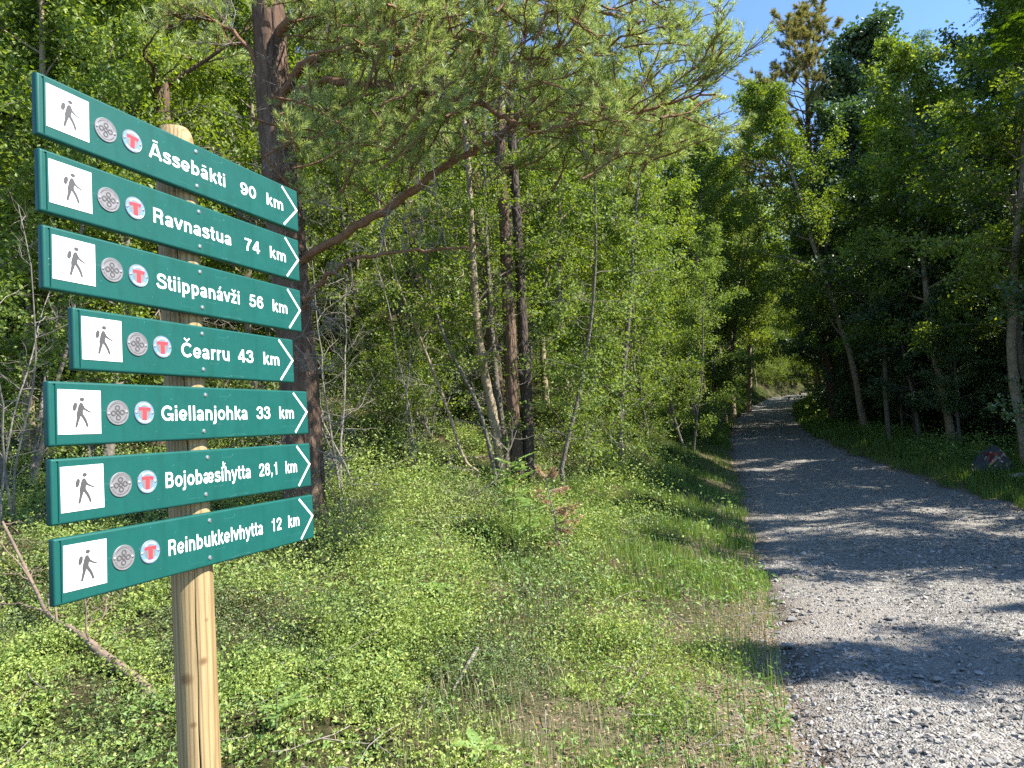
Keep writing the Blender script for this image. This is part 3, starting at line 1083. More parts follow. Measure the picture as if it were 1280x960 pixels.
def picto_mesh():
    g = G()
    w_, h_ = .0386, .0378
    t_ = .0008
    b = .0003
    V = [(-w_, -h_, 0), (w_, -h_, 0), (w_, h_, 0), (-w_, h_, 0), (-w_ + b, -h_ + b, t_), (w_ - b, -h_ + b, t_), (w_ - b, h_ - b, t_), (-w_ + b, h_ - b, t_)]
    g.add(V, [[0, 1, 5, 4], [1, 2, 6, 5], [2, 3, 7, 6], [3, 0, 4, 7], [4, 5, 6, 7]], 0)

    def q(x_, y_):
        return ((x_ - .5) * 2 * w_ * (1.32 if y_ < .9 else 1), (.5 - y_) * 2 * h_ * (1.04 if y_ < .9 else 1))
    ngon(g, [q(.535 + .043 * math.cos(a), .225 + .045 * math.sin(a)) for a in np.linspace(0, 2 * np.pi, 20, endpoint=False)], t_ + .0002, 1)
    body = [(.495, .305), (.520, .292), (.545, .305), (.560, .345), (.585, .405), (.640, .455), (.705, .495), (.700, .513), (.675, .512), (.610, .480), (.560, .445), (.550, .50), (.553, .54),
            (.590, .61), (.625, .70), (.650, .81), (.640, .825), (.610, .825), (.590, .75), (.555, .665), (.510, .585), (.492, .66), (.468, .74), (.450, .825), (.425, .83), (.408, .815), (.425, .72), (.440, .62), (.436, .54), (.452, .46), (.470, .37)]
    ngon(g, [q(*p) for p in body], t_ + .0002, 1)
    bp = []
    for a in np.linspace(0, 2 * np.pi, 18, endpoint=False):
        ex, ey = .037 * np.sign(math.cos(a)) * abs(math.cos(a)) ** .7, .092 * math.sin(a)
        c, s_ = math.cos(.17), math.sin(.17)
        bp.append(q(.410 + ex * c - ey * s_, .385 + ex * s_ + ey * c))
    ngon(g, bp, t_ + .0003, 1)
    for i in range(26):
        x_ = .27 + i * .0178
        g.add([(*q(x_, .947), t_ + .0002), (*q(x_ + .012, .947), t_ + .0002), (*q(x_ + .012, .936), t_ + .0002), (*q(x_, .936), t_ + .0002)], [[0, 1, 2, 3]], 2)
    return g.mesh('hiking_pictogram', [M['white_vinyl'], M['grey_print'], M['pale_print']])


def heritage_badge_mesh():
    g = G()
    disc(g, 0, 0, [(.0222, 0), (.0222, .0012), (.0216, .0018), (.0205, .0018), (.0202, .0013)], 44, 0)
    for f_ in range(3):
        pass
    z = .0017
    for cx, cy, r_ in ((0, .0088, .0040), (0, -.0088, .0040), (.0088, 0, .0040), (-.0088, 0, .0040), (0, 0, .0031)):
        ribbon(g, arc(cx, cy, r_, r_, 0, 360, 22), .0021 if r_ > .0035 else .0018, z, 1)
        z += .00004
    rg = np.random.default_rng(3)
    for a in np.radians(np.concatenate([np.arange(24, 158, 7.5), np.arange(202, 338, 7.5)])):
        r1, r2 = .0163, .0186
        t_ = np.array([-math.sin(a), math.cos(a)]) * .00045 * rg.uniform(.7, 1.4)
        p, q = np.array([math.cos(a), math.sin(a)]) * r1, np.array([math.cos(a), math.sin(a)]) * r2
        g.add([(*(p - t_), .0016), (*(q - t_), .0016), (*(q + t_), .0016), (*(p + t_), .0016)], [[0, 1, 2, 3]], 1)
    for sx in (-1, 1):
        disc(g, sx * .0178, 0, [(.0024, .0013), (.0024, .0022), (.0016, .0029), (.0004, .0031)], 12, 2, True)
    return g.mesh('round_badge', [M['badge_grey'], M['badge_dark'], M['steel']])


def tourist_badge_mesh():
    g = G()
    disc(g, 0, 0, [(.0214, 0), (.0214, .0012), (.0208, .0018), (.0203, .0016)], 44, 3)
    disc(g, 0, 0, [(.0200, .0016), (.0199, .0018)], 44, 0)
    disc(g, 0, 0, [(.0134, .0018), (.0133, .0020)], 36, 3)
    T = [(-.0125, .0100), (.0125, .0100), (.0133, .0068), (.0112, .0030), (.0060, .0046), (.0046, .0040), (.0046, -.0135), (-.0046, -.0135), (-.0046, .0040), (-.0060, .0046), (-.0112, .0030), (-.0133, .0068)]
    ngon(g, T, .0024, 1)

    def ringtext(s, a_mid, top=True):
        size, rr = .0032, .0150
        tw = text_w(s) * .85 * size
        x_ = -tw / 2
        for ch in s:
            adv, st = FONT[ch]
            for q in st:
                P, wd = q if isinstance(q, tuple) else (q, .19)

                def xf(A, x_=x_):
                    ax = x_ + A[:, 0] * .85 * size
                    ay = A[:, 1] * size
                    if top:
                        an = a_mid - ax / rr
                        ra = rr + ay
                    else:
                        an = a_mid + ax / (rr + .003)
                        ra = rr + .0036 - ay
                    return np.stack([np.cos(an) * ra, np.sin(an) * ra], -1)
                ribbon(g, P, wd, .0021, 2, xf)
            x_ += adv * .85 * size
    ringtext('DEN NORSKE', math.pi / 2, True)
    ringtext('TURISTFORENING', -math.pi / 2, False)
    for sx in (-1, 1):
        disc(g, sx * .0172, 0, [(.0023, .0016), (.0023, .0025), (.0015, .0031), (.0004, .0033)], 12, 4, True)
    return g.mesh('round_badge', [M['badge_blue'], M['badge_red'], M['white_letter'], M['badge_grey'], M['steel']])


def bolt_mesh():
    g = G()
    disc(g, 0, 0, [(.0046, 0), (.0046, .0005), (.0036, .0021), (.0014, .0026)], 14, 0, True)
    g.add([(-.0011, -.0004, .00265), (.0011, -.0004, .00265), (.0011, .0004, .00265), (-.0011, .0004, .00265)], [[0, 1, 2, 3]], 1)
    return g.mesh('screw', [M['steel'], M['badge_dark']])


PM, HM, TM, BM = picto_mesh(), heritage_badge_mesh(), tourist_badge_mesh(), bolt_mesh()
rs = np.random.default_rng(8)
for bi, (bz, l0, l1, tl, name, nx0, nx1, dist, dx0, dx1, cvx) in enumerate(BOARDS):
    b = link('sign_board', board_mesh(l0, l1), sign)
    b['label'] = WORDS[bi]
    u3 = np.array([math.sin(YAW) * math.cos(tl), math.cos(YAW) * math.cos(tl), math.sin(tl)])
    w3 = np.cross(nn_, u3)
    mw = Matrix(((u3[0], w3[0], nn_[0]), (u3[1], w3[1], nn_[1]), (u3[2], w3[2], nn_[2]))).to_4x4()
    mw.translation = Vector((P0[0] - pb[0], P0[1] - pb[1], bz - gz))
    b.matrix_local = mw
    c = -l0
    px_ = [c + .0535, c + .1245, c + .1795]

    def sub(nm, me, x_, y_, z_=0.0001, rot=0):
        o = link(nm, me, b)
        o.location = (x_, y_, z_)
        o.rotation_euler.z = rot
        return o
    o = sub('hiking_pictogram', PM, px_[0], .0025, 0.0001, rs.normal(0, .006))
    sub('round_badge', HM, px_[1], .001, .0001, rs.normal(0, .05))['label'] = 'grey metal badge with looped knot sign'
    sub('round_badge', TM, px_[2], .001, .0001, rs.normal(0, .05))['label'] = 'blue badge with a red letter T'
    for sy in (-1, 1):
        sub('screw', BM, .031 + rs.normal(0, .002), .0375 * sy, 0, rs.uniform(0, 3))
    g = G()
    draw_text(g, name, nx0, nx1, -.0150, .0300, .0004)
    if bi == 5:
        draw_text(g, 'k', .0735, .0815, .0135, .0130, .0006)
    g.obj('place_name', M['white_letter'], b)
    g = G()
    num = dist.split()[0]
    sc_ = (dx1 - dx0) / (text_w(dist) - .12)
    draw_text(g, num, dx0, dx0 + (text_w(num) - .12) * sc_, -.0145, .0290, .0004)
    g.obj('distance', M['white_letter'], b)
    g = G()
    draw_text(g, 'km', dx1 - (text_w('km') - .12) * sc_, dx1, -.0145, .0290, .0004)
    g.obj('unit', M['white_letter'], b)
    g = G()
    dn = .0485
    tipx = min(cvx + .0535, l1 - .0055)
    ribbon(g, [(cvx, dn), (tipx, .0015), (cvx + .002, -dn)], .0056, .0004, 0)
    g.obj('arrow_mark', M['white_letter'], b)


# ------------------------------------------------------------------ growing things
def wander(p, d, L, n, rng, jit=.12, up=0.0):
    """polyline that starts at p in direction d and wanders"""
    P = [np.array(p, float)]
    d = unit(d)
    for i in range(n - 1):
        d = unit(d + rng.normal(0, jit, 3) + np.array([0, 0, up]))
        P.append(P[-1] + d * L / (n - 1))
    return np.array(P)


def at_t(P, t):
    f = np.clip(t, 0, 1) * (len(P) - 1)
    i = np.minimum(f.astype(int) if isinstance(f, np.ndarray) else int(f), len(P) - 2)
    r = f - i
    if isinstance(f, np.ndarray):
        return P[i] * (1 - r[:, None]) + P[i + 1] * r[:, None]
    return P[i] * (1 - r) + P[i + 1] * r


def side_dir(d, rng, ang):
    r = unit(np.cross(d, rng.standard_normal(3)))
    return unit(d * math.cos(ang) + r * math.sin(ang))


def dead_twigs(g, p, d, L, r0, rng, depth=2, mi=0):
    P = wander(p, d, L, 7, rng, .22)
    tube(g, P, np.linspace(r0, r0 * .35, 7), 4 if depth else 3, mi)
    if depth:
        for t in np.sort(rng.uniform(.2, .95, rng.integers(4, 8))):
            q = at_t(P, float(t))
            dead_twigs(g, q, side_dir(unit(P[-1] - P[0]), rng, rng.uniform(.5, 1.2)), L * rng.uniform(.25, .5), r0 * .5, rng, depth - 1, mi)


def broadleaf(seed, H, r0, stems=1, cf=.22, bl=1.5, nb=26, nleaf=13000, ls=.05, lean=(0, 0), spread=.25, up=.10, shape=0.8, fork=6, aspect=.68, sides=8, droop=0.0, flat=.6):
    """trunk mesh data and crown mesh data of a leafy tree; the base is at the origin"""
    rng = np.random.default_rng(seed)
    gt, tw, twd = G(), [], []
    for s in range(stems):
        hs = H * (1 if s == 0 else rng.uniform(.7, 1.0))
        az = rng.uniform(0, 6.28)
        off = np.array([math.cos(az), math.sin(az), 0]) * (0.14 * (stems > 1))
        d0 = unit(np.array([lean[0] + math.cos(az) * spread * (stems > 1), lean[1] + math.sin(az) * spread * (stems > 1), 1]))
        T = wander(off - d0 * .15, d0, hs + .15, 14, rng, .05, .02)
        rs_ = r0 * (1 if s == 0 else rng.uniform(.6, .9))
        rr = rs_ * (1 - .88 * np.linspace(0, 1, 14)) ** .85
        rr[0] *= 1.25
        tube(gt, T, rr, sides, 0, rng, .04)
        n_ = int(nb * (1 if s == 0 else .7))
        for i in range(n_):
            t = cf + (1 - cf) * ((i + rng.random()) / n_) ** .9
            tt = (t - cf) / (1 - cf)
            L = bl * (0.25 + .75 * math.sin(math.pi * min(1, .12 + tt * .88) ** shape)) * rng.uniform(.7, 1.2)
            az = i * 2.4 + rng.uniform(-.5, .5)
            el_ = rng.uniform(.35, .95) + tt * .4
            d = np.array([math.cos(az) * math.cos(el_), math.sin(az) * math.cos(el_), math.sin(el_)])
            B = wander(at_t(T, t), d, L, 8, rng, .12, -.06 - droop)
            rb = max(.004, rr[min(13, int(t * 13))] * .42)
            tube(gt, B, np.linspace(rb, rb * .25, 8), 4)
            for q in range(fork):
                u = (q + rng.random()) / fork * .85 + .15
                d2 = side_dir(unit(B[-1] - B[0]), rng, rng.uniform(.5, 1.0))
                d2[2] = d2[2] * flat + up
                C = wander(at_t(B, u), d2, L * rng.uniform(.28, .5) * (1.15 - .5 * u), 5, rng, .18, -.03 - droop)
                tube(gt, C, np.linspace(rb * .38, rb * .15, 5), 3)
                for v in np.linspace(.15, 1, 7):
                    tw.append(at_t(C, float(v)))
                    twd.append(unit(C[-1] - C[0]))
            for v in np.linspace(.4, 1, 8):
                tw.append(at_t(B, float(v)))
                twd.append(unit(B[-1] - B[-3]))
    tw, twd = np.array(tw), np.array(twd)
    gl = G()
    k = rng.integers(0, len(tw), nleaf)
    n = nleaf
    c = tw[k] + rng.normal(0, 1, (n, 3)) * np.array([.085, .085, .07]) * (bl / 1.5) ** .5
    d = unit(twd[k] * .5 + rng.normal(0, .8, (n, 3)) + np.array([0, 0, -.35]))
    nr = unit(rng.normal(0, .75, (n, 3)) + np.array([0, 0, 1.0]))
    L = ls * rng.uniform(.65, 1.25, n)
    leaves(gl, c, d, nr, L, L * aspect, .16)
    return gt, gl


def rowan(seed, H, r0, nb, nfr, ls=.045, bl=1.3, cf=.3):
    """tree with feathered leaves: pairs of leaflets on drooping stalks"""
    rng = np.random.default_rng(seed)
    gt, tw, twd = G(), [], []
    T = wander((0, 0, -.15), (rng.normal(0, .06), rng.normal(0, .06), 1), H, 14, rng, .05, .02)
    rr = r0 * (1 - .88 * np.linspace(0, 1, 14)) ** .85
    tube(gt, T, rr, 8, 0, rng, .04)
    for i in range(nb):
        t = cf + (1 - cf) * ((i + rng.random()) / nb)
        tt = (t - cf) / (1 - cf)
        L = bl * (.3 + .7 * math.sin(math.pi * min(1, .15 + tt * .85) ** .8)) * rng.uniform(.7, 1.2)
        az, el_ = i * 2.4 + rng.uniform(-.5, .5), rng.uniform(.3, .9) + tt * .4
        B = wander(at_t(T, t), (math.cos(az) * math.cos(el_), math.sin(az) * math.cos(el_), math.sin(el_)), L, 8, rng, .12, -.05)
        tube(gt, B, np.linspace(max(.004, rr[min(13, int(t * 13))] * .4), .003, 8), 4)
        for q in range(6):
            C = wander(at_t(B, .15 + .85 * (q + rng.random()) / 6), side_dir(unit(B[-1] - B[0]), rng, .8), L * .4, 5, rng, .15, -.02)
            tube(gt, C, np.linspace(.004, .002, 5), 3)
            for v in np.linspace(.1, 1, 6):
                tw.append(at_t(C, float(v)))
                twd.append(unit(C[-1] - C[0]))
    tw, twd = np.array(tw), np.array(twd)
    k = rng.integers(0, len(tw), nfr)
    d = unit(twd[k] * .3 + rng.normal(0, .7, (nfr, 3)) * [1, 1, .35] + [0, 0, -.12])
    s = unit(np.cross(d, [0, 0, 1.0]))
    c0 = tw[k] + rng.normal(0, .03, (nfr, 3))
    LL = ls * 3.2
    C, D, N = [], [], []
    for j in range(6):
        u = .25 + j * .14
        p = c0 + d * LL * u + np.array([0, 0, -1]) * (u ** 2 * LL * .25)
        for sg in (-1, 1):
            C.append(p)
            D.append(unit(s * sg + d * .45 + rng.normal(0, .08, (nfr, 3))))
            N.append(np.tile([0, 0, 1.0], (nfr, 1)) + rng.normal(0, .2, (nfr, 3)))
    C.append(c0 + d * LL * 1.05 + [0, 0, -LL * .25])
    D.append(d)
    N.append(np.tile([0, 0, 1.0], (nfr, 1)))
    gl = G()
    leaves(gl, np.concatenate(C), np.concatenate(D), np.concatenate(N), ls, ls * .38, .1)
    return gt, gl


def pine(seed, H, r0, cf=.4, bl=2.0, nb=26, tuft=30, per=26, L=.06, W=.0035, lean=(0, 0), dead=10, trunk=None, sides=12, sub=6, ctop=True):
    rng = np.random.default_rng(seed)
    gt, gd = G(), G()
    T = wander((0, 0, -.25), (lean[0], lean[1], 1), H + .25, 22, rng, .018, .0) if trunk is None else trunk
    rr = r0 * (1 - .86 * np.linspace(0, 1, len(T))) ** .8
    rr[0] *= 1.35
    tube(gt, T, rr, sides, 0, rng, .045)
    tips, dirs = [], []
    for i in range(nb):
        t = cf + (1 - cf) * (i + rng.random()) / nb
        tt = (t - cf) / (1 - cf)
        Lb = bl * (1 - .72 * tt ** 1.6) * rng.uniform(.65, 1.15)
        az = i * 2.4 + rng.uniform(-.6, .6)
        el_ = rng.uniform(-.05, .45) + tt * .5
        B = wander(at_t(T, t), (math.cos(az) * math.cos(el_), math.sin(az) * math.cos(el_), math.sin(el_)), Lb, 10, rng, .16, .05)
        rb = max(.006, np.interp(t, np.linspace(0, 1, len(T)), rr) * .4)
        tube(gt, B, np.linspace(rb, rb * .25, 10), 5)
        pine_spray(gt, B, rb, rng, tips, dirs, tuft, sub, Lb)
    for i in range(dead):
        t = rng.uniform(.08, cf + .1)
        az = rng.uniform(0, 6.28)
        dead_twigs(gd, at_t(T, t), (math.cos(az), math.sin(az), rng.uniform(-.3, .3)), rng.uniform(.35, 1.1), .009, rng, 2)
    gn = G()
    needles(gn, np.array(tips), np.array(dirs), rng, per, L, W)
    return gt, gn, gd


def pine_spray(gt, B, rb, rng, tips, dirs, tuft, sub, Lb, u0=.3):
    for q in range(sub):
        u = u0 + (1 - u0) * (q + rng.random()) / sub
        d2 = side_dir(unit(B[-1] - B[0]), rng, rng.uniform(.5, 1.05))
        d2[2] = d2[2] * .5 + .15
        C = wander(at_t(B, u), d2, Lb * rng.uniform(.25, .45), 6, rng, .2, .06)
        tube(gt, C, np.linspace(rb * .4, rb * .16, 6), 4)
        for z_ in range(max(2, tuft // sub)):
            v = .25 + .75 * rng.random()
            d3 = unit(unit(C[-1] - C[0]) + rng.normal(0, .55, 3) + [0, 0, .35])
            p = at_t(C, v)
            l3 = rng.uniform(.08, .22)
            e_ = p + d3 * l3
            tube(gt, [p, p + d3 * l3 * .5 + [0, 0, -.005], e_], [.0035, .003, .002], 3)
            tips.append(e_)
            dirs.append(d3)


def plant(kind, gt, gl, mats, names=('trunk', 'crown'), gd=None, dead_mat=None):
    """an Empty with trunk and crown as its parts"""
    e_ = empty(kind)
    gt.obj(names[0], mats[0], e_)
    gl.obj(names[1], mats[1], e_)
    if gd is not None and gd.n:
        gd.obj('dead_branch', dead_mat or M['dead_wood'], e_)['kind'] = 'stuff'
    return e_


USED = set()


def put(proto, x, y, rz, s=1.0, label=None, cat=None, group=None, tilt=(0, 0), z=None):
    o = proto if proto.name not in USED else copy_tree(proto)
    USED.add(proto.name)
    o.location = (x, y, float(hz(x, y)) if z is None else z)
    o.rotation_euler = (tilt[0], tilt[1], rz)
    o.scale = (s, s, s)
    tag(o, label, cat, group)
    return o


# ---------------- the big pine behind the boards and its reaching limbs
YP = 6.6
base = at(383, 700, YP)
pz = float(hz(base[0], base[1]))
pine_root = empty('pine_tree', (base[0], base[1], pz))
tag(pine_root, 'thick dark barked pine behind the right ends of the boards, brown limbs reaching right', 'tree')
O = np.array([base[0], base[1], pz])
tp = [at(384, 730, YP), at(383, 690, YP), at(380, 600, YP), at(374, 480, YP), at(362, 340, YP), at(349, 200, YP), at(340, 100, YP), at(335, 0, YP), at(322, -200, YP), at(312, -430, YP + .1), at(300, -800, YP + .2)]
trunk = catmull(np.array(tp) - O, 5)
rng = np.random.default_rng(21)
gt, gd = G(), G()
hh = trunk[:, 2]
rad = np.interp(hh, [-.3, 0, .4, 3, 5.5, 11], [.27, .22, .19, .175, .155, .05])
# plated bark: fine rings with ragged vertical ridges
tt_ = np.linspace(0, 1, 220)
TR = at_t(trunk, tt_)
RR = np.interp(tt_ * (len(trunk) - 1), np.arange(len(trunk)), rad)
k = 40
th = np.arange(k) * 2 * np.pi / k
ridge = np.zeros((220, k))
for a_, b_, c_ in ((5, 2.0, .5), (9, 5.0, .35), (14, 9.0, .3), (19, 16, .25)):
    ridge += c_ * np.sin(a_ * th[None] + 2.2 * np.sin(b_ * TR[:, 2:3] + a_) + 1.2 * np.sin(b_ * 2.3 * TR[:, 2:3] + th[None] * 3))
ridge = np.abs(ridge) ** .7
t_ = unit(np.gradient(TR, axis=0))
a1 = unit(np.cross(t_, [0.0, 1, 0]))
b1 = np.cross(t_, a1)
rr2 = RR[:, None] * (1 - .04 + .075 * ridge)
V = TR[:, None] + rr2[..., None] * (np.cos(th)[None, :, None] * a1[:, None] + np.sin(th)[None, :, None] * b1[:, None])
i_ = np.arange(219)[:, None] * k
j_ = np.arange(k)[None]
gt.add(V.reshape(-1, 3), np.stack([i_ + j_, i_ + (j_ + 1) % k, i_ + k + (j_ + 1) % k, i_ + k + j_], -1).reshape(-1, 4), 0, True)
gt.obj('trunk', M['pine_bark'], pine_root)
LIMBS = [  # photo waypoints with the distance of each, and the radius at start and end
    ([(372, 350, 6.6), (380, 325, 6.5), (430, 293, 6.3), (480, 262, 6.15), (520, 236, 6.0), (560, 205, 5.9), (600, 186, 5.8), (637, 158, 5.7), (668, 120, 5.6)], .047, .022, 6),
    ([(350, 215, 6.6), (358, 160, 6.4), (372, 118, 6.3), (400, 104, 6.2), (460, 104, 6.0), (520, 113, 5.8), (590, 127, 5.6), (640, 150, 5.5), (700, 158, 5.4), (770, 146, 5.3), (840, 128, 5.2), (895, 118, 5.1)], .046, .007, 14),
    ([(345, 150, 6.6), (365, 98, 6.3), (392, 74, 6.1), (425, 62, 6.0), (470, 66, 5.9), (520, 60, 5.8), (590, 40, 5.7)], .052, .014, 8),
    ([(372, 400, 6.6), (385, 372, 6.4), (410, 345, 6.2), (440, 325, 6.1), (500, 315, 6.0), (560, 310, 5.9), (600, 305, 5.8)], .026, .009, 3),
    ([(338, 60, 6.6), (370, 20, 6.4), (430, -20, 6.2), (520, -30, 6.0), (620, -20, 5.9), (720, 5, 5.8), (800, 30, 5.7)], .05, .014, 9),
    ([(338, 30, 6.6), (350, -40, 6.8), (420, -60, 7.2), (540, -50, 7.6), (640, -10, 7.9), (740, 40, 8.2)], .05, .014, 9),
    ([(342, 120, 6.6), (310, 60, 6.5), (270, 30, 6.5), (220, 20, 6.4)], .03, .012, 4)]
tips, dirs = [], []
tips2 = []
for wp, ra, rb, ns in LIMBS:
    gl = G()
    P = catmull(np.array([at(*p) for p in wp]) - O, 6)
    P[1:-1] += rng.normal(0, .012, (len(P) - 2, 3))
    tube(gl, P, np.linspace(ra, rb, len(P)), 9, 0, rng, .10)
    Lb = np.linalg.norm(P[-1] - P[0])
    if rb > .006 and ns > 3:
        pine_spray(gl, P, .022, rng, tips, dirs, 30 * ns, ns + 2, min(Lb, 2.0), .35)
    if ns == 6:
        tips, dirs = tips[:-95], dirs[:-95]
    gl.obj('limb', M['pine_limb'], pine_root)
    for q in range(12):
        u = rng.uniform(.05, .9)
        dead_twigs(gd, at_t(P, u), side_dir(unit(P[-1] - P[0]), rng, 1.2), rng.uniform(.25, .75), .007, rng, 2)
for q in range(52):                                           # grey dead twigs on the trunk
    u = rng.uniform(.05, .62)
    p = at_t(trunk, u)
    az = rng.uniform(-1.9, 1.2)
    dead_twigs(gd, p, (math.cos(az), math.sin(az), rng.uniform(-.5, .35)), rng.uniform(.3, .9), .008, rng, 2)
# the upper crown, above the picture
gu = G()
for i in range(9):
    t = .7 + .3 * i / 9
    az = i * 2.4
    B = wander(at_t(trunk, t), (math.cos(az), math.sin(az), .35), rng.uniform(1.2, 2.2), 9, rng, .15, .04)
    tube(gu, B, np.linspace(.035, .01, 9), 5)
    pine_spray(gu, B, .03, rng, tips, dirs, 34, 7, 1.8)
gu.obj('upper_branches', M['pine_limb'], pine_root)['kind'] = 'stuff'
# green brushes hanging into the picture between the limbs
gs = G()
for q in range(290):
    px_, py_ = rng.uniform(352, 870), rng.uniform(-30, 250)
    if (px_ < 520 and py_ > 230) or py_ > 250 - (px_ - 380) * .10:
        continue
    if px_ < 660 and abs(py_ - (293 - (px_ - 430) * .652)) < 52:
        continue
    p = at(px_, py_, rng.uniform(5.2, 6.6)) - O
    d = unit([rng.uniform(-.2, 1), rng.normal(0, .4), rng.uniform(-.25, .5)])
    C = wander(p - d * .3, d, rng.uniform(.5, .95), 7, rng, .2, .03)
    tube(gs, C, np.linspace(.011, .004, 7), 4)
    for z_ in range(22):
        v = .15 + .85 * rng.random()
        d3 = unit(d + rng.normal(0, .65, 3) + [0, 0, .3])
        a_ = at_t(C, v)
        e_ = a_ + d3 * rng.uniform(.07, .2)
        tube(gs, [a_, e_], [.003, .002], 3)
        tips.append(e_)
        dirs.append(d3)
gs.obj('green_twigs', M['pine_limb'], pine_root)['kind'] = 'stuff'
gd.obj('dead_twigs', M['dead_wood'], pine_root)['kind'] = 'stuff'
gn = G()
needles(gn, np.array(tips), np.array(dirs), rng, 36, .058, .0052, .07, spread=1.15)
gn.obj('crown', M['needle'], pine_root)


# ---------------- the clump of trunks in the middle
def traced_tree(name, wp, ra, rb, mats, label, top=None, leafy=None, kind='tree', bumpy=.06, seed=1, sides=12, deadn=6):
    """tree whose stem passes through the given photo points at the given distances"""
    rng = np.random.default_rng(seed)
    b0 = at(*wp[0])
    z0 = float(hz(b0[0], b0[1]))
    root = empty(name, (b0[0], b0[1], z0))
    O_ = np.array([b0[0], b0[1], z0])
    P = catmull(np.array([at(*p) for p in wp]) - O_, 7)
    P = np.concatenate([[[P[0][0], P[0][1], min(-.2, P[0][2] - .2)]], P])
    gt = G()
    rr = np.linspace(ra, rb, len(P))
    rr[0] *= 1.3
    tube(gt, P, rr, sides, 0, rng, bumpy)
    gl = G()
    gd = G()
    tips, dirs, tw, twd = [], [], [], []
    if leafy and leafy[0] == 'pine':
        _, cf, nb, bl = leafy
        for i in range(nb):
            t = cf + (1 - cf) * (i + rng.random()) / nb
            az = i * 2.4 + rng.uniform(-.5, .5)
            B = wander(at_t(P, t), (math.cos(az), math.sin(az), rng.uniform(.05, .6)), bl * rng.uniform(.6, 1.2), 9, rng, .16, .04)
            tube(gt, B, np.linspace(.022, .007, 9), 5)
            pine_spray(gt, B, .022, rng, tips, dirs, 30, 6, bl)
        needles(gl, np.array(tips), np.array(dirs), rng, 26, .055, .003)
    elif leafy:
        _, cf, nb, bl, nl, ls = leafy
        for i in range(nb):
            t = cf + (1 - cf) * (i + rng.random()) / nb
            az, el_ = i * 2.4 + rng.uniform(-.5, .5), rng.uniform(.1, .9)
            B = wander(at_t(P, t), (math.cos(az) * math.cos(el_), math.sin(az) * math.cos(el_), math.sin(el_)), bl * rng.uniform(.5, 1.2), 8, rng, .14, -.04)
            tube(gt, B, np.linspace(max(.004, ra * .2), .003, 8), 4)
            for q in range(5):
                C = wander(at_t(B, .2 + .8 * rng.random()), side_dir(unit(B[-1] - B[0]), rng, .8), bl * .35, 5, rng, .2, -.04)
                tube(gt, C, np.linspace(.004, .002, 5), 3)
                for v in (.2, .45, .7, 1.0):
                    tw.append(at_t(C, v))
                    twd.append(unit(C[-1] - C[0]))
        tw, twd = np.array(tw), np.array(twd)
        k_ = rng.integers(0, len(tw), nl)
        L = ls * rng.uniform(.6, 1.25, nl)
        leaves(gl, tw[k_] + rng.normal(0, .045, (nl, 3)), unit(twd[k_] + rng.normal(0, .8, (nl, 3)) + [0, 0, -.3]), rng.normal(0, .7, (nl, 3)) + [0, 0, 1], L, L * .72, .16)
    for q in range(deadn):
        t = rng.uniform(.08, .6)
        az = rng.uniform(0, 6.28)
        dead_twigs(gd, at_t(P, t), (math.cos(az), math.sin(az), rng.uniform(-.3, .4)), rng.uniform(.3, .9), .006, rng, 2)
    gt.obj('trunk', mats[0], root)
    if gl.n:
        gl.obj('crown', mats[1], root)
    if gd.n:
        gd.obj('dead_branches', M['dead_wood'], root)['kind'] = 'stuff'
    tag(root, label, 'tree', None)
    return root


YC = 10.0
YA, YB = [float(on_ground(x_, y_, 8, 60)[1]) for x_, y_ in ((1086, 528), (1146, 545))]
print('roadside distances', YA, YB)
traced_tree('pine_tree', [(650, 606, YC), (646, 581, YC), (641, 504, YC), (637, 410, YC), (634, 362, YC), (632, 300, YC), (627, 230, YC), (624, 150, YC), (616, 60, YC), (606, -60, YC), (596, -260, YC)],
            .105, .06, (M['pine_bark'], M['needle']), 'reddish pine trunk left of the darkest one in the middle clump', leafy=('pine', .62, 20, 1.7), seed=31, deadn=16)
traced_tree('pine_tree', [(664, 612, YC + .2), (662, 590, YC + .2), (658, 504, YC + .2), (653, 400, YC + .2), (648, 300, YC + .2), (640, 180, YC + .2), (632, 40, YC + .2), (622, -130, YC + .2), (612, -330, YC + .2)],
            .095, .05, (M['dark_bark'], M['needle']), 'darkest straight pine trunk at the right side of the middle clump', leafy=('pine', .62, 18, 1.7), seed=32, deadn=14)
traced_tree('birch_tree', [(630, 598, YC - .2), (626, 581, YC - .2), (617, 523, YC - .2), (608, 477, YC - .2), (599, 427, YC - .2), (593, 360, YC - .2), (590, 300, YC - .2), (586, 220, YC - .2), (578, 130, YC - .2), (572, 30, YC - .2)],
            .082, .03, (M['birch_bark'], M['birch_leaf']), 'pale curved birch with peeling yellowish bark leaning in the middle clump', leafy=('l', .4, 26, 1.2, 7000, .05), seed=33, bumpy=.09)
traced_tree('birch_tree', [(634, 585, YC + .5), (629, 540, YC + .5), (619, 465, YC + .5), (611, 362, YC + .5), (606, 260, YC + .5), (604, 120, YC + .5), (602, -40, YC + .5)],
            .055, .03, (M['grey_bark'], M['birch_leaf']), 'grey mottled trunk behind the pale curved birch', leafy=('l', .45, 24, 1.2, 6500, .05), seed=34)
traced_tree('sapling', [(618, 590, YC - .4), (612, 560, YC - .4), (596, 504, YC - .4), (569, 450, YC - .4), (548, 400, YC - .4), (536, 350, YC - .4), (528, 280, YC - .4), (522, 190, YC - .4)],
            .034, .012, (M['grey_bark'], M['birch_leaf']), 'thin dark sapling leaning left out of the middle clump', leafy=('l', .4, 18, .8, 3000, .045), seed=35, sides=8)
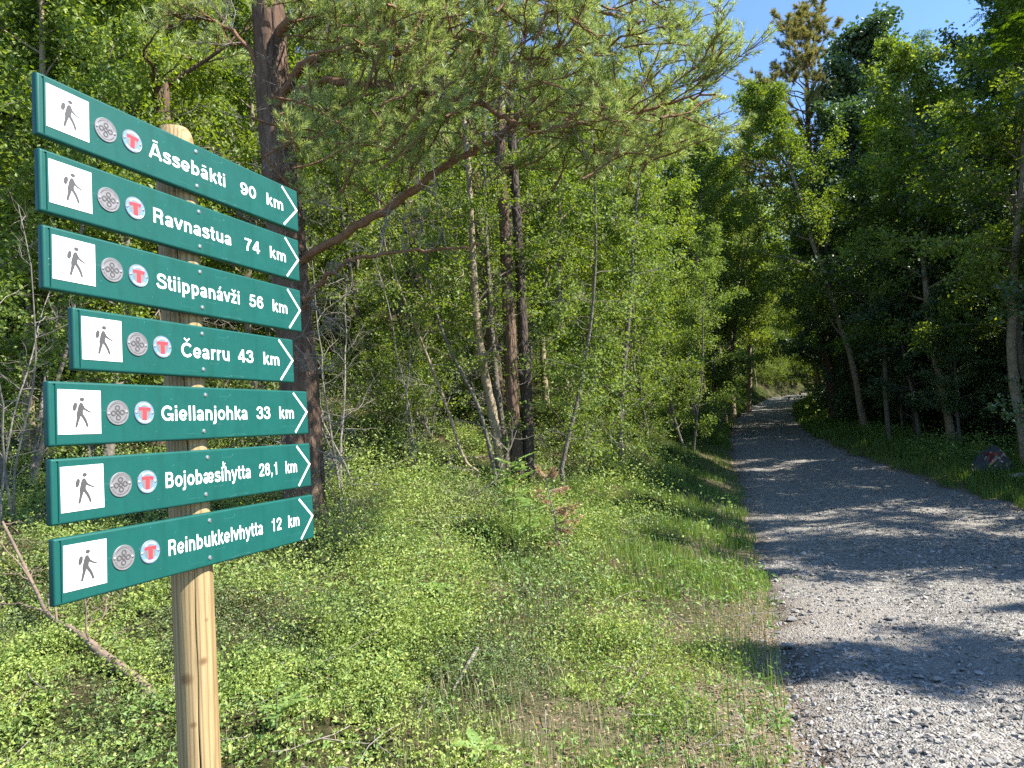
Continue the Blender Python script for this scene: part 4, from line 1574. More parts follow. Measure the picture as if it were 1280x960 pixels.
traced_tree('sapling', [(596, 589, YC - .6), (580, 573, YC - .6), (561, 516, YC - .6), (542, 465, YC - .6), (522, 415, YC - .6), (499, 358, YC - .6), (480, 300, YC - .6), (470, 220, YC - .6)],
            .026, .010, (M['birch_bark'], M['birch_leaf']), 'thinnest pale sapling sweeping far left out of the middle clump', leafy=('l', .45, 16, .8, 2600, .045), seed=36, sides=8)
traced_tree('birch_tree', [(702, 585, 9.5), (712, 540, 9.5), (722, 500, 9.5), (733, 440, 9.5), (741, 380, 9.4), (745, 300, 9.3), (742, 200, 9.2), (736, 120, 9.1)],
            .032, .012, (M['grey_bark'], M['lit_leaf']), 'slim birch leaning right with bright young leaves beside the grassy verge', leafy=('l', .12, 40, 1.05, 9000, .05), seed=37)
traced_tree('birch_tree', [(775, 545, 12.5), (778, 480, 12.5), (786, 400, 12.5), (792, 300, 12.5), (800, 200, 12.5), (806, 110, 12.5)],
            .05, .014, (M['grey_bark'], M['lit_leaf']), 'light green birch left of the road with leaves down to the verge', leafy=('l', .08, 44, 1.3, 12000, .06), seed=38)
traced_tree('alder_tree', [(1084, 527, YA), (1078, 505, YA), (1066, 470, YA), (1052, 425, YA), (1040, 370, YA), (1030, 290, YA)], .10, .05, (M['grey_bark'], M['alder_leaf']),
            'left leaning alder trunk, outer of a pair at the right side of the road', leafy=('l', .5, 24, 1.9, 7000, .09), seed=39)
traced_tree('alder_tree', [(1088, 529, YA + .3), (1086, 505, YA + .3), (1078, 460, YA + .3), (1062, 410, YA + .3), (1052, 350, YA + .3), (1048, 270, YA + .3)], .085, .04, (M['birch_bark'], M['alder_leaf']),
            'paler leaning trunk, inner of a pair at the right side of the road', leafy=('l', .5, 24, 1.9, 7000, .09), seed=40)
traced_tree('alder_tree', [(1146, 545, YB), (1143, 500, YB), (1136, 430, YB), (1130, 340, YB), (1128, 240, YB)], .085, .05, (M['dark_bark'], M['alder_leaf']),
            'single dark trunk standing in herbs right of the leaning pair', leafy=('l', .45, 24, 1.9, 7000, .09), seed=41)

# ---------------- prototypes for the wood
BIRCH = [plant('birch_tree', *broadleaf(100 + i, H=h_, r0=r_, stems=st, cf=cf_, bl=bl_, nb=nb_, nleaf=nl_, ls=ls_), (M[bk], M[lf]))
         for i, (h_, r_, st, cf_, bl_, nb_, nl_, ls_, bk, lf) in enumerate([
             (8.0, .075, 1, .18, 1.6, 36, 24000, .07, 'birch_bark', 'birch_leaf'), (7.0, .06, 2, .12, 1.4, 30, 24000, .066, 'grey_bark', 'birch_leaf'),
             (9.5, .09, 1, .25, 1.8, 38, 26000, .072, 'birch_bark', 'birch_leaf'), (6.0, .045, 3, .08, 1.2, 24, 22000, .058, 'grey_bark', 'lit_leaf')])]
ALDER = [plant('alder_tree', *broadleaf(200 + i, H=h_, r0=r_, stems=st, cf=cf_, bl=bl_, nb=nb_, nleaf=nl_, ls=ls_, aspect=.8), (M[bk], M[lf]))
         for i, (h_, r_, st, cf_, bl_, nb_, nl_, ls_, bk, lf) in enumerate([
             (8.5, .10, 1, .14, 2.1, 40, 30000, .092, 'grey_bark', 'alder_leaf'), (7.5, .08, 2, .10, 1.8, 34, 28000, .088, 'dark_bark', 'alder_leaf'),
             (10.0, .12, 1, .2, 2.3, 44, 32000, .095, 'grey_bark', 'alder_leaf')])]
ROWAN = [plant('rowan_tree', *rowan(301, 8.0, .07, 34, 2600, .055, 1.6), (M['grey_bark'], M['rowan_leaf'])), plant('rowan_tree', *rowan(302, 6.0, .05, 30, 2200, .05, 1.4), (M['grey_bark'], M['rowan_leaf']))]
_p = pine(401, 15, .16, .42, 2.2, 38, 48, 18, .12, .012, dead=26)
_q = pine(402, 12, .13, .35, 1.8, 34, 48, 18, .11, .011, dead=30)
PINE = [plant('pine_tree', _p[0], _p[1], (M['pine_bark'], M['needle']), gd=_p[2]), plant('pine_tree', _q[0], _q[1], (M['pine_bark'], M['needle']), gd=_q[2])]
_o = pine(403, 17.5, .2, .5, 3.6, 62, 76, 22, .17, .022, dead=6)
OLD = plant('pine_tree', _o[0], _o[1], (M['pine_bark'], M['needle_old']))


def shrub_mesh(seed, H, n, ls, spread=.5):
    rng = np.random.default_rng(seed)
    gt, tw = G(), []
    for i in range(11):
        az = rng.uniform(0, 6.28)
        B = wander((rng.normal(0, .06), rng.normal(0, .06), -.05), (math.cos(az) * spread, math.sin(az) * spread, 1), H * rng.uniform(.6, 1.1), 8, rng, .15, .0)
        tube(gt, B, np.linspace(.011, .004, 8), 4)
        for q in range(6):
            C = wander(at_t(B, .2 + .8 * rng.random()), side_dir(unit(B[-1] - B[0]), rng, .8), H * .3, 5, rng, .2)
            tube(gt, C, np.linspace(.005, .002, 5), 3)
            tw += [at_t(C, v) for v in (.2, .4, .6, .8, 1.0)]
    tw = np.array(tw)
    k_ = rng.integers(0, len(tw), n)
    gl = G()
    L = ls * rng.uniform(.6, 1.25, n)
    leaves(gl, tw[k_] + rng.normal(0, .05, (n, 3)), unit(rng.normal(0, 1, (n, 3))), rng.normal(0, .6, (n, 3)) + [0, 0, 1], L, L * .7, .16)
    return gt, gl


SHRUB = [plant('shrub', *shrub_mesh(500, 1.6, 3800, .045), (M['grey_bark'], M['birch_leaf']), ('stem', 'foliage')),
         plant('shrub', *shrub_mesh(501, 1.2, 3200, .04), (M['grey_bark'], M['lit_leaf']), ('stem', 'foliage')),
         plant('shrub', *shrub_mesh(502, 1.5, 3400, .06), (M['dark_bark'], M['alder_leaf']), ('stem', 'foliage'))]


def bare_mesh(seed, H, n):
    rng = np.random.default_rng(seed)
    g1, g2 = G(), G()
    for i in range(n):
        az = rng.uniform(0, 6.28)
        B = wander((rng.normal(0, .1), rng.normal(0, .1), -.1), (math.cos(az) * .22, math.sin(az) * .22, 1), H * rng.uniform(.6, 1.05), 12, rng, .07)
        tube(g1, B, np.linspace(.016, .005, 12), 5)
        for q in range(12):
            dead_twigs(g2, at_t(B, .12 + .85 * rng.random()), side_dir(unit(B[-1] - B[0]), rng, 1.0), rng.uniform(.3, .9), .006, rng, 1)
    return g1, g2


def bare(seed, H, n):
    g1, g2 = bare_mesh(seed, H, n)
    e_ = empty('bare_sapling')
    g1.obj('stem', M['dead_wood'], e_)
    g2.obj('dead_twigs', M['dead_wood'], e_)['kind'] = 'stuff'
    return e_


BARE = [bare(601, 4.2, 3), bare(602, 3.4, 4), bare(603, 5.0, 2)]
print('veg protos done')

# ---------------- planting
rng = np.random.default_rng(77)
occupied = []


def free(x, y, r):
    return all((x - a) ** 2 + (y - b) ** 2 > (r + c) ** 2 for a, b, c in occupied)


# named trees near enough to be told apart
NAMED = [
    (BIRCH[1], at(120, 600, 8.2), 1.0, 0.9, 'leafy double stemmed birch right behind the topmost board', 'tree'),
    (BIRCH[3], at(30, 600, 7.6), 0.95, 2.0, 'bright leaved young birch at the upper left corner beside the boards', 'tree'),
    (BIRCH[0], at(230, 560, 10.5), 1.05, 4.1, 'birch behind the post between the boards and the big pine', 'tree'),
    (BARE[0], at(15, 600, 6.2), 0.72, 0.4, 'pale leafless sapling tangled at the left edge beside the boards', 'sapling'),
    (BARE[1], at(430, 560, 8.0), 1.0, 1.9, 'grey leafless brush standing right of the big pine trunk', 'sapling'),
    (BARE[2], at(520, 540, 9.4), 0.9, 3.3, 'bare grey stems between the big pine and the middle clump', 'sapling'),
    (BIRCH[3], at(860, 520, 17), 0.95, 1.0, 'low bushy birch at the inside of the road bend, left side', 'tree'),
    (BIRCH[1], at(815, 535, 14.5), 0.85, 2.6, 'round birch hanging over the shaded left verge', 'tree'),
    (SHRUB[0], at(735, 575, 11.5), 0.9, 0.2, 'leafy shrub on the verge right of the middle clump', 'shrub'),
    (SHRUB[1], at(880, 530, 20), 1.1, 0.2, 'small shrub where the left verge narrows', 'shrub'),
    (BIRCH[2], at(868, 520, 24), 1.15, 1.0, 'tall birch left of the road just before it climbs', 'tree'),
    (BIRCH[0], at(905, 520, 31), 1.8, 3.0, 'highest birch at the left roadside near the bend', 'tree'),
    (BIRCH[1], at(893, 520, 27), 1.5, 5.0, 'double stemmed birch at the left roadside near the bend', 'tree'),
    (BIRCH[2], at(916, 520, 34), 1.85, 0.6, 'very tall birch behind the left roadside filling the gap below the sky', 'tree'),
    (BIRCH[0], at(884, 520, 29), 1.75, 1.9, 'tall birch leaning over the left roadside beside the highest one', 'tree'),
    (BIRCH[2], at(935, 510, 44), 1.7, 5.0, 'birch standing left of the far end of the road', 'tree'),
    (BIRCH[0], at(840, 520, 20), 1.25, 2.0, 'straight pale birch a few steps behind the left verge', 'tree'),
    (SHRUB[1], at(800, 560, 13.2), 1.0, 3.2, 'dense shrub at the foot of the light green birch', 'shrub'),
]
for pr, p, s, rz, lb, ct in NAMED:
    put(pr, p[0], p[1], rz, s, lb, ct)
    occupied.append((p[0], p[1], .5))

# right hand side of the road: alders, rowans, birches
RIGHT = [
    (2.7, 2.2, BIRCH[0], .82, 0.3), (5.1, 2.3, BIRCH[1], .74, 0.9), (5.9, 3.2, BIRCH[1], 1.0, 1.0), (4.4, 5.0, BIRCH[2], .82, 2.2), (8.4, 3.8, BIRCH[2], .88, 4.0),  # near birches out of view, chosen over alders for thinner shade on the gravel
    (10.6, 3.4, ALDER[0], 1.15, 1.4), (12.4, 3.8, ROWAN[0], 1.4, .3), (14.2, 2.6, ROWAN[1], 1.5, 2.3), (15.6, 4.8, ALDER[2], 1.25, 5.2), (17.6, 2.6, BIRCH[0], 1.35, .8),
    (20.4, 3.8, ALDER[1], 1.6, 2.0), (22.5, 1.6, BIRCH[2], 1.3, 3.0), (25.5, 3.4, ALDER[0], 1.7, .2), (28.5, 1.8, ROWAN[0], 1.8, 1.1), (32.0, 2.4, BIRCH[0], 1.6, 4.4), (36.0, 2.4, ALDER[2], 1.3, 3.2),
    (40.0, 2.2, ALDER[0], 1.6, .6), (44.0, 2.0, BIRCH[2], 1.4, 1.6), (49.0, 1.8, BIRCH[0], 1.6, 2.8), (54, 2.0, ALDER[1], 1.6, .4),
    (30.0, 5.2, ALDER[1], 1.6, 5.0), (37, 6, ALDER[2], 1.4, 3.0), (18.6, 6.6, ALDER[0], 1.35, 2.9), (13.0, 1.9, BIRCH[2], 1.15, 0.7), (19.2, 1.5, ROWAN[1], 1.5, 4.0), (35, 4.6, ALDER[0], 1.8, 1.0), (3.4, 3.6, BIRCH[1], .74, 1.7)]
names_r = {2: 'tallish birch outside the right edge, its shade on the near gravel', 3: 'birch beside the road just outside the right edge of the picture', 11: 'dark alder past the second leaning trunk of the pair',
           15: 'first alder on the right of the climbing stretch', 16: 'birch leaning over the right side of the climb', 17: 'high birch near the top of the climb, right side', 18: 'last alder before the bend on the right',
           19: 'tall alder behind the rowan under the old pine', 20: 'alder behind the right roadside row where the climb starts', 21: 'tall alder standing well back behind the paired trunks',
           22: 'birch leaning over the right verge in front of the feathery rowan', 23: 'rowan with drooping feathered leaves next to the leaning pair', 24: 'tallest alder behind the trees along the climb', 25: 'small double stemmed birch outside the right edge', 0: 'first birch on the right roadside, its shade lying over the near gravel', 1: 'birch behind the first one on the right', 4: 'broad dark alder at the right edge of the picture',
           5: 'tall feathery leaved rowan at the right edge', 6: 'shorter rowan with feathered leaves overhanging the right verge', 7: 'tallest dark alder behind the rowans', 8: 'birch next past the rowans on the right roadside',
           9: 'alder behind the single dark trunk on the right', 10: 'slim birch just before the leaning pair on the right roadside', 12: 'rowan past the leaning pair, under the tall old pine',
           13: 'birch at the right roadside where the gravel starts to climb', 14: 'dark alder over the right verge halfway up the climb'}
names_r = {(k_ + 1 if k_ >= 1 else k_): t_ for k_, t_ in names_r.items()}
names_r[1] = 'low double stemmed birch between the first two trees on the right roadside'
for i, (y, q, pr, s, rz) in enumerate(RIGHT):
    x = float(edge_l(y) + road_w(y)) + q
    put(pr, x, y, rz, s, names_r.get(i, 'roadside tree in the dark green row along the right of the gravel road'), 'tree', None if i in names_r else 'trees lining the right side of the road')
    occupied.append((x, y, 1.0))
op = at(1022, 500, 27)
put(OLD, op[0] + .6, op[1], 0.4, 1.0, 'tall old pine with yellowish crown rising above the road against the sky', 'tree')
occupied.append((op[0], op[1], 1))

GL = {'b': ('leafy tree in the wood on the slope left of the road', 'birches and pines filling the slope left of the road'),
      'r': ('leafy tree in the dark wood behind the right roadside row', 'trees filling the wood right of the road')}
cnt = 0
for k_ in range(9000):
    if cnt >= 300:
        break
    y = 8 + 44 * rng.random() ** 1.15
    x = rng.uniform(-.95 * y - 4, 1.05 * y + 6)
    el_, w_ = float(edge_l(y)), float(road_w(y))
    left = x < el_ - 1.6 - .02 * y
    right = x > el_ + w_ + (6.2 if y < 40 else 3.5)
    if not (left or right):
        continue
    pxx, pyy = to_px(np.array([x, y, float(hz(x, y))]))
    if left and y < 12.4 and 380 < pxx < 800:
        continue
    if not free(x, y, .42 + y * .014):
        continue
    occupied.append((x, y, .35 + y * .012))
    cnt += 1
    u = rng.random()
    if left:
        pr = PINE[rng.integers(2)] if u < .28 else BIRCH[rng.integers(4)]
        s = rng.uniform(.85, 1.2)
        nm = 'tall pine' if pr in PINE else 'birch'
        zone = ('at the left edge of the boards' if pxx < 60 else 'behind the boards' if pxx < 330 else 'just past the big pine' if pxx < 480 else
                'left of the middle clump' if pxx < 590 else 'behind the middle clump' if pxx < 690 else 'behind the slim young birch' if pxx < 790 else 'on the left side of the road')
        dep = 'near' if y < 14 else 'deeper in the wood' if y < 26 else 'far up the slope'
        lb = f'{nm} {zone}, {dep}' if dep != 'near' else f'nearest {nm} standing {zone}'
    else:
        pr = ALDER[rng.integers(3)] if u < .6 else (BIRCH[rng.integers(3)] if u < .85 else PINE[rng.integers(2)])
        s = rng.uniform(.85, 1.1) * (.85 if x < el_ + w_ + 11 and y < 30 else 1.1)
        if pr in PINE:
            s *= .7
        nm = 'pine' if pr in PINE else ('birch' if pr in BIRCH else 'alder')
        zone = 'at the right edge of the picture' if pxx > 1180 else 'behind the single dark trunk' if pxx > 1100 else 'beyond the leaning pair of trunks'
        dep = 'near' if y < 20 else 'deeper in the shade' if y < 34 else 'far back'
        lb = f'{nm} {zone}, {dep}' if dep != 'near' else f'nearest {nm} standing {zone}'
    put(pr, x, y, rng.uniform(0, 6.28), s, lb, 'tree', f'{nm} trees {zone}, {dep}', (rng.normal(0, .04), rng.normal(0, .04)))
# thin bare stems and low shrubs inside the wood
cnt = 0
for k_ in range(3000):
    if cnt >= 150:
        break
    y = 9 + 24 * rng.random()
    x = rng.uniform(-.85 * y - 2, float(edge_l(y))) if rng.random() < .5 else float(edge_l(y) + road_w(y)) + 1.2 + 9 * rng.random() ** 1.4
    el_, w_ = float(edge_l(y)), float(road_w(y))
    if el_ - 1.5 < x < el_ + w_ + 1.4:
        continue
    pxx, pyy = to_px(np.array([x, y, float(hz(x, y))]))
    if 1190 < pxx < 1320 and y < 17:
        continue
    if y < 11.2 and 440 < pxx < 700:
        continue
    if not free(x, y, .3):
        continue
    occupied.append((x, y, .25))
    cnt += 1
    left = x < el_
    zn = (('at the left edge of the boards' if pxx < 60 else 'behind the boards' if pxx < 330 else 'between big pine and middle clump' if pxx < 590 else 'behind the middle clump' if pxx < 720 else 'along the left roadside') if left else
          ('at the right edge of the picture' if pxx > 1180 else 'round the single dark trunk' if pxx > 1100 else 'under the leaning pair of trunks')) + (', near' if y < 15 else ', farther off')
    if rng.random() < (.17 if left else .05):
        put(BARE[rng.integers(3)], x, y, rng.uniform(0, 6.28), rng.uniform(.8, 1.2), 'leafless grey sapling ' + zn, 'sapling', 'leafless saplings ' + zn)
    else:
        put(SHRUB[rng.integers(2) if left else 2], x, y, rng.uniform(0, 6.28), rng.uniform(.8, 1.3), 'leafy undergrowth shrub ' + zn, 'shrub', 'undergrowth shrubs ' + zn)
# low leafy alders that hide the stems right of the road
for i in range(100):
    y = 9.5 + 27 * rng.random()
    q = 1.3 + 6.0 * rng.random() ** 1.3
    x = float(edge_l(y) + road_w(y)) + q
    pxx, _y = to_px(np.array([x, y, 0.3]))
    if not free(x, y, .15) or (q < 2.2 and 1025 < pxx < 1100) or pxx > 1420 or (1190 < pxx < 1320 and y < 17):
        continue
    occupied.append((x, y, .2))
    zn = ('at the right edge of the picture' if pxx > 1180 else 'round the single dark trunk' if pxx > 1100 else 'under the leaning pair of trunks') + (', near' if y < 15 else ', farther off')
    put(ALDER[rng.integers(2)], x, y, rng.uniform(0, 6.28), rng.uniform(.34, .62), 'low leafy young alder ' + zn, 'tree', 'young alders ' + zn)
for i, (y, q) in enumerate(((17.2, 2.6), (17.8, 3.9), (18.8, 2.2), (19.6, 3.4), (21.0, 2.4), (22.0, 3.6), (23.4, 2.6), (25.0, 2.3), (27.0, 2.6), (17.0, 5.2), (16.9, 6.6), (18.0, 7.6))):
    x = float(edge_l(y) + road_w(y)) + q
    pxx, _y = to_px(np.array([x, y, 0.3]))
    put(ALDER[i % 2], x, y, i * 1.9, .46 + .05 * (i % 4), 'leafy young alder hiding the stems ' + ('behind the marked rock' if pxx > 1170 else 'right of the leaning pair' if pxx > 1090 else 'left of the leaning pair'), 'tree',
        'alder thicket ' + ('behind the marked rock' if pxx > 1170 else 'right of the leaning pair' if pxx > 1090 else 'left of the leaning pair'))
# shrubs at the bend that close the end of the road
for i, (y, dx) in enumerate([(73, 6), (76, 2), (78, -3), (74, 10), (80, 5), (70, -3.5), (66, -3), (62, -3), (57, -2.4), (58, 7), (63, 8.2), (52, -2.2), (47, -2.0), (68, 9.5)]):
    x = float(edge_l(y)) + dx
    if 0 < dx < 5:
        x, y = 34 + i * 2.0, 82
    put((BIRCH[3], SHRUB[0], ALDER[1])[i % 3], x, y, i * 1.3, (1.0, 2.2, .9)[i % 3], 'leafy growth closing the far end of the road at the bend', 'bush', 'bushes at the far bend of the road')
for i, (px_, Yd, s_) in enumerate(((945, 0, 1.3), (968, 0, 1.25), (992, 0, 1.2), (1010, 0, 1.3), (1028, 0, 1.4), (955, 8, 1.5), (985, 9, 1.5), (1012, 10, 1.5), (978, 3, 2.6), (1000, 4, 2.6), (958, 3, 2.6), (1020, 3, 2.6))):
    p_ = on_ground(px_, 482, 30, 200)
    p_ = at(px_, 482, p_[1] + Yd * .6)
    put(SHRUB[i % 2] if s_ > 2 else BIRCH[(0, 3, 1)[i % 3]], p_[0], p_[1], i * 1.7, s_, 'leafy growth closing the far end of the road at the bend', 'bush', 'bushes at the far bend of the road')
for i, px_ in enumerate((940, 949, 958, 967, 976, 985, 994, 1003, 1012)):
    p_ = on_ground(px_, 489 - (i % 3), 30, 200)
    put(SHRUB[i % 2], p_[0] + .2, p_[1] + .5 + (i % 2) * 1.5, i * 1.7, 1.5 + .3 * (i % 3), 'green shrub closing the far end of the road at the bend', 'shrub', 'shrubs at the far bend of the road')
# the far wood on the hills: one mass of coarse foliage and stems
rb_ = np.random.default_rng(5)
gf, gs2 = G(), G()
TX = []
for k_ in range(9000):
    if len(TX) >= 800:
        break
    y = rb_.uniform(38, 125)
    x = rb_.uniform(-.78 * y, .92 * y)
    if y < 92 and edge_l(y) - 2 < x < edge_l(y) + road_w(y) + 2:
        continue
    TX.append((x, y))
for x, y in TX:
    z = float(hz(x, y))
    H = rb_.uniform(9, 15)
    dark = rb_.random() < .3
    wv_ = .16 if dark else .26
    n = 420
    u = rb_.random(n) ** .8
    r_ = (1.0 + 1.3 * np.sin(np.pi * np.clip(.1 + .9 * u, 0, 1)) ** .7) * (.75 if dark else 1.0) * rb_.random(n) ** .45
    a_ = rb_.uniform(0, 6.28, n)
    lump = 1 + .25 * np.sin(a_ * 3 + u * 9 + x)
    c_ = np.stack([x + r_ * lump * np.cos(a_), y + r_ * lump * np.sin(a_), z + H * (.04 + .96 * u)], -1) + rb_.normal(0, .12, (n, 3))
    L = rb_.uniform(.22, .5, n)
    leaves(gf, c_, rb_.normal(0, 1, (n, 3)), rb_.normal(0, .6, (n, 3)) + [0, 0, 1], L, L * .7, .15, 1 if dark else 0)
    tube(gs2, [(x, y, z - .2), (x + rb_.normal(0, .2), y, z + H * .5), (x + rb_.normal(0, .3), y, z + H * .95)], [.14, .1, .03], 5)
fw_ = tag(gf.obj('far_wood', [M['birch_leaf'], M['needle']]), 'distant wood covering the hill beyond the bend of the road', 'wood', kind='stuff')
tag(gs2.obj('far_trunks', M['grey_bark']), 'stems of the distant wood on the hill beyond the bend', 'wood', kind='stuff')
g = G()
for proto in BIRCH + ALDER + PINE + ROWAN + SHRUB + BARE + [OLD]:
    if proto.name not in USED:
        put(proto, 12, 60, 0, 1, 'far tree beyond the bend', 'tree')
print('planted', cnt, len(occupied))

# ------------------------------------------------------------------ ground cover
rng = np.random.default_rng(123)


def scatter(n, y0, y1, pw=1.0, right=False, x_lo=None):
    y = y0 + (y1 - y0) * rng.random(n) ** pw
    if right:
        x = edge_l(y) + road_w(y) + rng.random(n) ** 1.2 * (3 + .5 * y)
    else:
        lo = -.80 * y - 1.2
        x = lo + (edge_l(y) - lo) * rng.random(n)
    P = np.stack([x, y, hz(x, y)], -1)
    return P[in_view(P, 150)]


def sprigs(g, P, h, per, ls, asp=.62, lat=.45, hf=1.0):
    """dwarf shrubs: short stems that each carry a few small leaves"""
    n = len(P)
    hh = h * rng.uniform(.4, 1.35, n) * np.clip(1 + .9 * fbm(P[:, 0] * 2.2, P[:, 1] * 2.2, 1, 31), .3, 2.2) * hf
    k_ = np.repeat(np.arange(n), per)
    m_ = len(k_)
    u = rng.uniform(.25, 1, m_)
    c = P[k_] + np.stack([rng.normal(0, 1, m_) * hh[k_] * lat, rng.normal(0, 1, m_) * hh[k_] * lat, hh[k_] * u], -1)
    L = ls * rng.uniform(.6, 1.3, m_) * np.repeat(rng.uniform(.7, 1.3, n), per)
    leaves(g, c, rng.normal(0, 1, (m_, 3)) * [1, 1, .7], rng.normal(0, .95, (m_, 3)) + [.15, -.1, 1], L, L * asp, .15)


def clumped(P, frac, sd):
    """gathers a share of the plants into mounds; returns positions and a height factor"""
    n = len(P)
    nc = max(8, n // 26)
    cen = P[rng.integers(0, n, nc)]
    sz = rng.uniform(.5, 1.5, nc)
    k_ = rng.integers(0, nc, n)
    off = rng.normal(0, sd, (n, 2)) * sz[k_][:, None]
    m_ = rng.random(n) < frac
    Q = P.copy()
    Q[m_, 0] = cen[k_[m_], 0] + off[m_, 0]
    Q[m_, 1] = cen[k_[m_], 1] + off[m_, 1]
    ok = Q[:, 0] < edge_l(Q[:, 1]) - .1
    f = np.where(m_, sz[k_] * 1.7 * np.exp(-(off ** 2).sum(-1) / (2 * (sd * 1.3) ** 2)) + .3, .45)
    Q[:, 2] = hz(Q[:, 0], Q[:, 1])
    return Q[ok], f[ok]


def verge(P):
    """distance from the left road edge"""
    return edge_l(P[:, 1]) - P[:, 0]


# bilberry and lingonberry carpet
g, g2 = G(), G()
for n, y0, y1, pw, h, per, ls in ((12500, 2.2, 4.6, .9, .12, 19, .0175), (15000, 4.2, 8.0, 1, .18, 15, .022), (14500, 7.5, 14, 1, .28, 13, .033), (7000, 13, 30, 1, .25, 9, .065)):
    P = scatter(n, y0, y1, pw)
    q = verge(P)
    dens = .48 + .85 * fbm(P[:, 0] * .9, P[:, 1] * .9, 1, 11) + .6 * fbm(P[:, 0] * 3, P[:, 1] * 3, 1, 12) + np.clip((q - 1.3) * .35, -.85, .55)
    if y0 > 4:
        dens = dens - 1.2 * np.clip(1.6 - verge(P), 0, 1) * np.clip((P[:, 1] - 5.5) / 2, 0, 1)
    dens = dens - .75 * np.exp(-((P[:, 0] - .75) / .55) ** 2 - ((P[:, 1] - 3.3) / .8) ** 2) - .7 * np.exp(-((P[:, 0] + .1) / .45) ** 2 - ((P[:, 1] - 4.6) / .5) ** 2)
    P = P[rng.random(len(P)) < dens]
    P, hf = clumped(P, .82, .10 + .008 * y0)
    kk_ = fbm(P[:, 0] * 1.3 + 9, P[:, 1] * 1.3, 1, 33) + rng.normal(0, .2, len(P)) > .12  # real lingonberry, but its dark share is widened to stand in for deep shade
    sprigs(g2, P[kk_], h * .8, per, ls * .75, .5, hf=hf[kk_])
    sprigs(g, P[~kk_], h, per, ls, hf=hf[~kk_])
tag(g2.obj('lingonberry_patches', M['cow_leaf']), 'darker small leaved lingonberry patches, widened to stand in for shade among brighter shrubs', 'ground cover', kind='stuff')
tag(g.obj('bilberry_carpet', M['berry_leaf']), 'low yellowish green bilberry shrubs carpeting the ground left of the road', 'ground cover', kind='stuff')

g = G()
n = 36000
y = 26 + 75 * rng.random(n)
x = rng.uniform(-.8, .95, n) * y
el_ = edge_l(y)
P = np.stack([x, y, hz(x, y)], -1)[(x < el_ - .8) | (x > el_ + road_w(y) + .8)]
sprigs(g, P, .5, 4, .22, .6, .9)
tag(g.obj('undergrowth', M['birch_leaf']), 'coarse green undergrowth on the far slopes beyond the climb', 'ground cover', kind='stuff')

# second layer of herbs with larger brighter leaves
g = G()
for n, y0, y1, h, per, ls in ((3000, 2.3, 5, .12, 9, .032), (2600, 4.5, 9, .16, 9, .042), (1500, 8, 16, .2, 9, .06)):
    P = scatter(n, y0, y1)
    dens = .35 + .9 * fbm(P[:, 0] * .7 + 5, P[:, 1] * .7, 1, 14)
    P = P[rng.random(len(P)) < dens]
    sprigs(g, P, h, per, ls, .45, .5)
P = scatter(5500, 9, 34, 1.2, True)
P = P[P[:, 0] - edge_l(P[:, 1]) - road_w(P[:, 1]) > .9]
P = P[rng.random(len(P)) < .75 + .5 * fbm(P[:, 0], P[:, 1], .8, 15)]
sprigs(g, P, .26, 10, .06, .6, .5)
tag(g.obj('herbs', M['herb_leaf']), 'broad leaved herbs mixed into the verge and forest floor', 'ground cover', kind='stuff')

# dead leaves and needles on the bare patches
g = G()
P = scatter(34000, 2.2, 9)
P = P[rng.random(len(P)) < .22 + .8 * np.exp(-(verge(P) / 1.1) ** 2)]
n = len(P)
leaves(g, P + [0, 0, .006] + np.abs(rng.normal(0, .006, (n, 1))) * [0, 0, 1], rng.normal(0, 1, (n, 3)) * [1, 1, .15], rng.normal(0, .35, (n, 3)) + [0, 0, 1], .026 * rng.uniform(.5, 1.3, n), .013, .1)
tag(g.obj('leaf_litter', M['dry_leaf']), 'brown dead leaves lying on the bare soil between the plants', 'litter', kind='stuff')


def blades(g, P, h, wd, bend=.5):
    n = len(P)
    hh = (h * rng.uniform(.35, 1.3, n))[:, None]
    az = rng.uniform(0, 6.28, n)
    d = np.stack([np.cos(az), np.sin(az), az * 0], -1)
    s = np.stack([-np.sin(az), np.cos(az), az * 0], -1) * wd / 2
    b = (bend * rng.random(n))[:, None]
    z1 = np.array([0, 0, 1.0])
    p1 = P + hh * (.55 * z1 + d * b * .18)
    p2 = P + hh * (.92 * z1 * (1 - .25 * b) + d * b * .62)
    v = np.stack([P - s, P + s, p1 + s * .8, p1 - s * .8, p2], 1)
    i = np.arange(n)[:, None] * 5
    base_ = g.n
    g.add(v.reshape(-1, 3), i + np.array([0, 1, 2, 3]))
    g.f.append((i + np.array([3, 2, 4]) + base_, 0, False))


def verge_points(n, y0, y1, w, pw=1.0, right=False):
    y = y0 * (y1 / y0) ** rng.random(n)
    q = rng.random(n) ** pw * w
    x = edge_l(y) - q + .12 * fbm(y * 1.3, y * 0 + 2, 1.5, 1) if not right else edge_l(y) + road_w(y) + q + .12 * fbm(y * 1.1, y * 0 + 7, 1.5, 3)
    P = np.stack([x, y, hz(x, y)], -1)
    ok = in_view(P, 150)
    return P[ok], q[ok]


